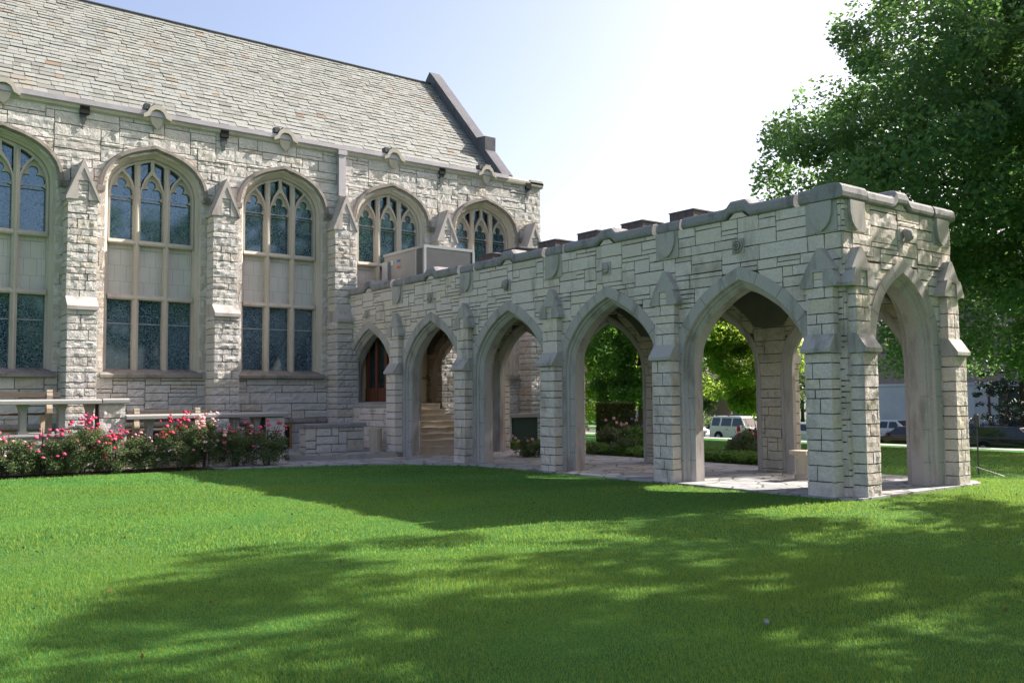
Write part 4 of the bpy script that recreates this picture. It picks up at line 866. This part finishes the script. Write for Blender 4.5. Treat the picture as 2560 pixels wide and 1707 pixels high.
def tree(name, label, cat, x, y, ctr, rad, ncl, crad, per, size, mat, seed, trunk=.2, group=None, z0=None, holes=.0, low=None, lean=(0,0)):
    rnd = random.Random(seed); z0 = float(gz(x, y)) if z0 is None else z0
    o = thing(name, label, cat, (x, y, z0), group); cs = []; 
    while len(cs) < ncl:
        d = Vector((rnd.gauss(0,1), rnd.gauss(0,1), rnd.gauss(0,1))).normalized()*(rnd.random()**.42)
        p = Vector((ctr[0]+d.x*rad[0]*(1+.12*math.sin(5*d.y+seed)), ctr[1]+d.y*rad[1]*(1+.12*math.sin(4*d.z+seed)), ctr[2]+d.z*rad[2]*(1+.15*math.sin(4*d.x+2*seed))))
        if low and p.z < low: continue
        cs.append(p)
    rr_ = [crad*rnd.uniform(.6, 1.35) for _ in cs]
    leaf_cloud('crown', cs, rr_, per, size, mat, o, seed)
    m = MB(); top = (ctr[0], ctr[1], ctr[2]+rad[2]*.55)
    m.tube([(x, y, z0-.1), (x*.98+ctr[0]*.02, y, z0+.4), (x*.6+ctr[0]*.4, y*.6+ctr[1]*.4, (z0+ctr[2])/2), top], [trunk*1.4, trunk, trunk*.8, trunk*.15], 10)
    limbs(m, (x*.7+ctr[0]*.3, y*.7+ctr[1]*.3, z0+(ctr[2]-z0)*.45), top, [cs[i] for i in range(0, ncl, max(1, ncl//26))], trunk, rnd); m.build('trunk', BARK, o, True); return o
def rayxy(px, depth): 
    f = V((math.sin(YAW), math.cos(YAW))); r_ = V((math.cos(YAW), -math.sin(YAW))); p = CXY+f*depth+r_*((px-1176)/2083.3*depth); return float(p[0]), float(p[1])
# big tree at the right
bx, by = rayxy(2445, 34)
tree('broadleaf_tree', 'huge dark green broadleaf tree filling the upper right behind the corner of the arcade', 'tree', bx, by, (bx-.9, by+.3, 10.2), (9.7, 9.4, 8.6), 580, 1.15, 400, .105, LF_BIG, 7, .5, low=2.6)
# trees outside the frame to the right whose shade falls on the lawn
tree('broadleaf_tree', 'broadleaf tree standing outside the frame to the right of the lawn', 'tree', 9, -23.4, (9, -23.3, 9.0), (6.2, 6.0, 4.9), 130, .85, 115, .13, LF_BIG, 17, .36)
tree('broadleaf_tree', 'second broadleaf tree outside the frame, nearer the viewer', 'tree', 1.6, -25.2, (1.6, -25.0, 8.2), (5.2, 4.4, 3.8), 72, .8, 105, .13, LF_BIG, 18, .32)
tree('broadleaf_tree', 'third broadleaf tree outside the frame, behind the other two', 'tree', 17, -31, (17, -30.0, 10.5), (6, 5.5, 5), 90, 1.2, 110, .18, LF_BIG, 19, .4)
for i, (x, y, h, r_) in enumerate(((13, -54, 17, 7), (25, -48, 16, 6.5), (33, -36, 15, 6), (-3, -52, 15, 5.5), (40, -55, 18, 8))):  # unseen trees, added to give the chapel glass foliage to reflect
    tree('broadleaf_tree', ['park tree behind the viewer on the left', 'park tree behind the viewer, second from the left', 'park tree far to the right of the lawn', 'park tree directly behind the viewer', 'tallest park tree far behind to the right'][i], 'tree', x, y, (x, y, h*.58), (r_, r_, h*.42), 70, 1.5, 110, .26, LF_BIG, 120+i, .4)
# maples seen through the arches
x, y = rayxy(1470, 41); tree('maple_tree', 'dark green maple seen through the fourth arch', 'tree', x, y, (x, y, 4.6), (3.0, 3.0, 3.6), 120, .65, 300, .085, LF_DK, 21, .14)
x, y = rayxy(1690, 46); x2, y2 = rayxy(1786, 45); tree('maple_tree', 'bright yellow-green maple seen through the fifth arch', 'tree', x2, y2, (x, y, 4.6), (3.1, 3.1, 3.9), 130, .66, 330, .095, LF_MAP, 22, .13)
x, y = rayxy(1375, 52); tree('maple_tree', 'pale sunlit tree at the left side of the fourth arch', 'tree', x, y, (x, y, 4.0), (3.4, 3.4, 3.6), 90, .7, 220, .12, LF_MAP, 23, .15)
# trees beyond the street
far = [(1300,98,5.4,3.3), (1420,105,6.6,4.0), (1530,100,5.6,3.6), (1610,112,7.6,4.4), (1760,96,7.4,3.8), (1840,100,8,4.2), (1900,104,9,4.4), (1700,118,8.6,4.6), (2440,88,9,4.5), (1190,120,5.6,4.4), (1960,92,6,3.0)]
lab = ['small hazy tree seen low through the third arch', 'hazy rounded tree behind the dark maple', 'hazy tree behind the low tan house', 'tall hazy tree between the two right-hand arches', 'olive tree behind the cream off-roader', 'tall hazy tree left of the corner pier', 'tall hazy tree behind the corner pier', 'broad hazy tree far behind the bright maple', 'tree at the right end of the brick building', 'distant tree behind the chapel end', 'narrow tree at the left end of the brick building']
for i, (px, dp, h, r_) in enumerate(far):
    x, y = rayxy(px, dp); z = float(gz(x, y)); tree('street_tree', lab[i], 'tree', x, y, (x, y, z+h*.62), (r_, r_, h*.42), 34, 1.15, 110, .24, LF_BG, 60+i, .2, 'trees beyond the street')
# spruce
x, y = rayxy(2345, 50); z0 = float(gz(x, y)); o = thing('spruce_tree', 'dark blue-green spruce in front of the brick building at the right edge', 'tree', (x, y, z0)); g_ = random.Random(5); cs = []; rr_ = []
for k in range(16):
    z = z0+1.6+k*.62; R_ = 2.9*(1-k/17)
    for j in range(max(4, int(13*(1-k/18)))):
        a = g_.random()*6.28
        for f_ in (.35, .65, .95): cs.append((x+R_*f_*math.cos(a), y+R_*f_*math.sin(a), z-.35*f_+g_.uniform(-.15,.15))); rr_.append(.42*(1.25-f_*.6))
leaf_cloud('foliage', cs, rr_, 26, .13, LF_SPR, o, 9, .5, .5, .3); m = MB(); m.tube([(x,y,z0-.1), (x,y,z0+11)], [.2,.04], 8); m.build('trunk', BARK, o)
# clipped hedge blocks and shrubs
def boxbush(name, label, cat, c, half, n, size, mat, seed, group=None, flowers=None, dome=False):
    o = thing(name, label, cat, (c[0], c[1], c[2]), group); g = np.random.default_rng(seed); u = g.uniform(-1, 1, (n, 3)); k = g.integers(0, 3, n); sgn = g.choice([-1, 1], n)
    if dome: u = g.normal(size=(n, 3)); u /= np.linalg.norm(u, axis=1)[:, None]; u *= (g.random(n)**.4)[:, None]; u *= (1+.22*np.sin(u[:, [0]]*7+seed)*np.cos(u[:, [1]]*6))
    else: u[np.arange(n), k] = sgn*g.uniform(.86, 1.02, n)
    P = np.array([c[0], c[1], c[2]+half[2]])+u*np.array(half); P[:, 2] = np.maximum(P[:, 2], c[2]+.02)
    leaf_cloud('foliage', P, np.full(n, size*.8), 1, size, mat, o, seed)
    m = MB(); r_ = random.Random(seed)
    for j in range(6): a = r_.random()*6.28; m.tube([(c[0], c[1], c[2]-.02), (c[0]+half[0]*.5*math.cos(a), c[1]+half[1]*.5*math.sin(a), c[2]+half[2]*1.2)], [.02, .008], 5)
    m.build('stems', BARK, o); return o, P
x, y = rayxy(1412, 31); boxbush('clipped_hedge', 'large clipped dark green box hedge seen through the fourth arch', 'hedge', (x, y, float(gz(x,y))+.05), (.48, .48, .66), 20000, .034, LF_HDG, 31)
for i, (px, dp, hx, hz) in enumerate(((1480, 82, 2.6, .75), (1500, 84, 1.5, .6), (1655, 78, 1.8, .6), (1735, 76, 1.2, 1.0), (1560, 86, 3, .9), (1215, 80, 4, .7))):
    x, y = rayxy(px, dp); boxbush('shrub', ['dark low hedge across the street in front of the tan house', 'pale flowering shrub across the street at the edge of the fourth arch', 'pale sunlit shrub across the street, left of the off-roader roof', 'tall pale grassy shrub behind the off-roader windscreen', 'broad shrub hidden behind the fourth pier', 'low distant hedge seen through the third arch'][i], 'shrub', (x, y, float(gz(x,y))), (hx, hx, hz), 2600, .14, (LF_SPR, LF_BG, LF_BG, LF_BG, LF_BG, LF_HDG)[i], 70+i, None, None, True)
# roses along the terrace
def flower_mesh(nm, mat, r=.045, seed=0):
    g = random.Random(seed); m = MB()
    for k in range(13):
        a = g.random()*6.28; e = g.uniform(-.3, 1.2); d = Vector((math.cos(a)*math.cos(e), math.sin(a)*math.cos(e), math.sin(e))); t1 = d.orthogonal().normalized(); t2 = d.cross(t1); c = d*r*.45; s = r*.62
        m.add([tuple(c+t1*s*math.cos(q)+t2*s*math.sin(q)+d*(.25*s if q % 2 else 0)) for q in (0, 1.05, 2.1, 3.14, 4.2, 5.2)], [(0,1,2,3,4,5)])
    me = bpy.data.meshes.new(nm); me.from_pydata(m.v, [], m.f); me.materials.append(mat); return me
FM = {c: [flower_mesh('flower', mt, .052, i) for i in range(3)] for c, mt in (('r', RED), ('k', PINK), ('p', PALE), ('u', PURP))}
roses = [(-9.45,-3.30,1.02,.42,'kp',10,'leftmost rose bush with pale pink blooms at the photo edge'),
 (-8.75,-3.32,1.02,.46,'k',9,'dark rose bush with few pink blooms, below the first parapet post'),
 (-7.98,-3.40,1.25,.44,'rk',26,'rose bush thick with crimson blooms left of the upper parapet end'),
 (-7.38,-3.45,1.05,.44,'rk',24,'rose bush with crimson and pink blooms in front of the rough end pier'),
 (-6.75,-3.50,.98,.36,'kp',7,'sparse reddish rose bush just right of the upper parapet end'),
 (-5.95,-3.62,1.28,.44,'r',24,'tall rose bush with a bright red cluster in front of the lower parapet'),
 (-5.40,-3.72,1.30,.42,'p',24,'rose bush with pale pink cream blooms in front of the lower parapet'),
 (-4.75,-3.85,1.12,.42,'kp',12,'shaded rose bush with mixed pink blooms left of the smooth end pier'),
 (-4.05,-4.02,1.10,.46,'k',13,'shaded rightmost rose bush at the end of the bed beside the path')]
for i, (x, y, h, r_, cs_, nf, lb) in enumerate(roses):
    o = thing('rose_bush', lb, 'rose bush', (x, y, .02), 'rose bushes along the terrace wall'); g = np.random.default_rng(300+i); rn = random.Random(300+i); cl = []; rc = []
    for k in range(64):
        a = rn.random()*6.28; q = rn.random()**.5*r_*1.08; z = .10+(h-.30)*rn.random()**.8*(1-.25*(q/r_)**2); cl.append((x+q*math.cos(a), y+q*math.sin(a)*.8, z)); rc.append(rn.uniform(.09, .19))
    leaf_cloud('foliage', cl, rc, 120, .021, LF_ROS, o, 310+i, .9, .5)
    m = MB(); tips = []
    for k in range(16): 
        a = rn.random()*6.28; q = rn.random()*r_*.95; e = (x+q*math.cos(a), y+q*math.sin(a)*.8-.04, h*rn.uniform(.72, 1.04)-.1*q/r_); tips.append(e); m.tube([(x+.06*math.cos(a), y+.06*math.sin(a), 0), (x+q*.5*math.cos(a), y+q*.4*math.sin(a), h*.5), e], [.006, .005, .003], 5)
    m.build('stems', BARK, o)
    for k in range(int(nf*1.9)):
        c_ = rn.choice(cs_); cl_ = rn.choice(tips[:7]) if rn.random() < .72 else (x+rn.uniform(-1,1)*r_, y-r_*.75*rn.random(), h*rn.uniform(.35, .95))
        f_ = bpy.data.objects.new('flower', rn.choice(FM[c_])); col.objects.link(f_); f_.parent = o
        f_.location = (cl_[0]-x+rn.gauss(0,.07), cl_[1]-y+rn.gauss(0,.05)-.03, cl_[2]-.05+rn.gauss(0,.06)); s_ = rn.uniform(.45, 1.2); f_.scale = (s_, s_*rn.uniform(.7,1), s_*rn.uniform(.5,.8)); f_.rotation_euler = (rn.uniform(.2, 1.2), 0, rn.uniform(-2.2, -.9)+1.57)
# garden east of the arcade
east = [(5.3,-3.3,.55,.5,LF_ROS,'p',8,'low rose bush in shade beyond the third arch'), (5.6,-6.5,.95,.62,LF_ROS,'p',10,'dark flowering shrub left in the fourth arch'), (6.2,-7.6,.9,.5,LF_COV,'',0,'light green leafy plant right in the fourth arch'), (6.5,-8.6,.9,.5,LF_COV,'u',12,'plant with purple flower spikes beside the fourth pier'), (6.0,-11.9,.80,.42,LF_ROS,'r',6,'reddish rose bush at the right of the fifth arch'), (6.4,-12.9,1.0,.42,LF_ROS,'r',6,'tall loose rose bush against the fifth arch back pier'), (5.9,-10.6,.5,.35,LF_ROS,'u',6,'low dusky plant with a few purple flowers in the fifth arch')]
pp = [(1222,24.2), (1405,24.6), (1450,25.2), (1488,25.4), (1712,22.6), (1742,22.8), (1695,24)]
for i, (x, y, h, r_, mt, cs_, nf, lb) in enumerate(east):
    x, y = rayxy(*pp[i])
    o = thing('garden_plant', lb, 'plant', (x, y, .03), 'plants in the bed beyond the arcade'); rn = random.Random(500+i); cl = []; rc = []
    for k in range(28): a = rn.random()*6.28; q = rn.random()**.5*r_; cl.append((x+q*math.cos(a), y+q*math.sin(a), .1+(h-.2)*rn.random()*(1-.3*(q/r_)**2))); rc.append(rn.uniform(.10,.2))
    leaf_cloud('foliage', cl, rc, 80, .032, mt, o, 510+i, .9, .5)
    m = MB()
    for k in range(12): a = rn.random()*6.28; q = rn.random()*r_; m.tube([(x, y, .0), (x+q*math.cos(a), y+q*math.sin(a), h*rn.uniform(.8,1.1))], [.009, .004], 4)
    m.build('stems', BARK, o)
    for k in range(nf):
        f_ = bpy.data.objects.new('flower', rn.choice(FM[rn.choice(cs_)])); col.objects.link(f_); f_.parent = o
        f_.location = (rn.uniform(-1,1)*r_, rn.uniform(-1,1)*r_, h*rn.uniform(.7,1.08)-.03)
g = np.random.default_rng(77); n = 2600
cx_ = g.uniform(4.2, 5.3, n); cy_ = g.uniform(-13.0, -2.6, n); cz_ = .06+.16*g.random(n)
o = leaf_cloud('ground_cover', np.stack([cx_, cy_, cz_], 1), np.full(n, .12), 14, .038, LF_COV, None, 78, .7, .5); tag(o, kind='stuff')
# ================================================================== grass blades
def grass(n, d0, d1, px0, px1, h, w, seed, name, mat):
    g = np.random.default_rng(seed); d = np.sqrt(g.uniform(d0**2, d1**2, n)); px = g.uniform(px0, px1, n); f = V((math.sin(YAW), math.cos(YAW))); r_ = V((math.cos(YAW), -math.sin(YAW)))
    lat = (px-1176)/2083.3*d; X = CXY[0]+f[0]*d+r_[0]*lat; Y = CXY[1]+f[1]*d+r_[1]*lat
    # lawn limits
    bed = np.interp(X, [-13,-9.5,-7.5,-6.1,-4.6,-3.5,-2.6,-1.65,-.9,-.36,-.30], [-3.9,-3.52,-3.62,-3.86,-4.30,-4.66,-5.02,-5.72,-6.5,-7.3,-9])
    ok = ((X < -.30) & (Y < bed-.0)) | (Y < -17.13) | ((X > 7.0)) | ((X > 3.97) & (Y < -13.3))
    X, Y = X[ok], Y[ok]; n = len(X); Z = gz(X, Y); hh = h*g.uniform(.5, 1.3, n)*(.8+.35*np.sin(X*1.3+.6*np.sin(Y*1.1))*np.cos(Y*1.7)); a = g.uniform(0, 6.283, n); lean = g.uniform(.1, .8, n)*hh; la = g.uniform(0, 6.283, n)
    ww = w*g.uniform(.6, 1.3, n); dx, dy = np.cos(a)*ww, np.sin(a)*ww; tx, ty = np.cos(la)*lean, np.sin(la)*lean
    vs = np.stack([np.stack([X-dx, Y-dy, Z-.005], 1), np.stack([X+dx, Y+dy, Z-.005], 1), np.stack([X+tx, Y+ty, Z+hh], 1)], 1).reshape(-1, 3)
    return tag(npmesh(name, vs, np.arange(3*n).reshape(n, 3), mat), kind='stuff')
grass(230000, 4.6, 9.5, -80, 2440, .034, .0032, 1, 'grass', GRS)
grass(200000, 9.5, 17, -80, 2440, .034, .0055, 2, 'grass', GRS)
grass(140000, 17, 32, -80, 2440, .036, .010, 3, 'grass', GRS)

g = np.random.default_rng(99); n = 260; f_ = V((math.sin(YAW), math.cos(YAW))); r_ = V((math.cos(YAW), -math.sin(YAW))); d = np.sqrt(g.uniform(30, 400, n)); la = g.uniform(-.55, .6, n)*d
FX, FY = CXY[0]+f_[0]*d+r_[0]*la, CXY[1]+f_[1]*d+r_[1]*la; ok = (FY < -5.5) & ((FX < -.5) | (FY < -17.4)); FX, FY = FX[ok], FY[ok]
o = leaf_cloud('fallen_leaves', np.stack([FX, FY, np.full(len(FX), .035)], 1), np.full(len(FX), .01), 1, .022, simple('dry_leaf', (.20,.12,.045), .8, .2, 0, .6, 20), None, 98, .3, .5); tag(o, kind='stuff')
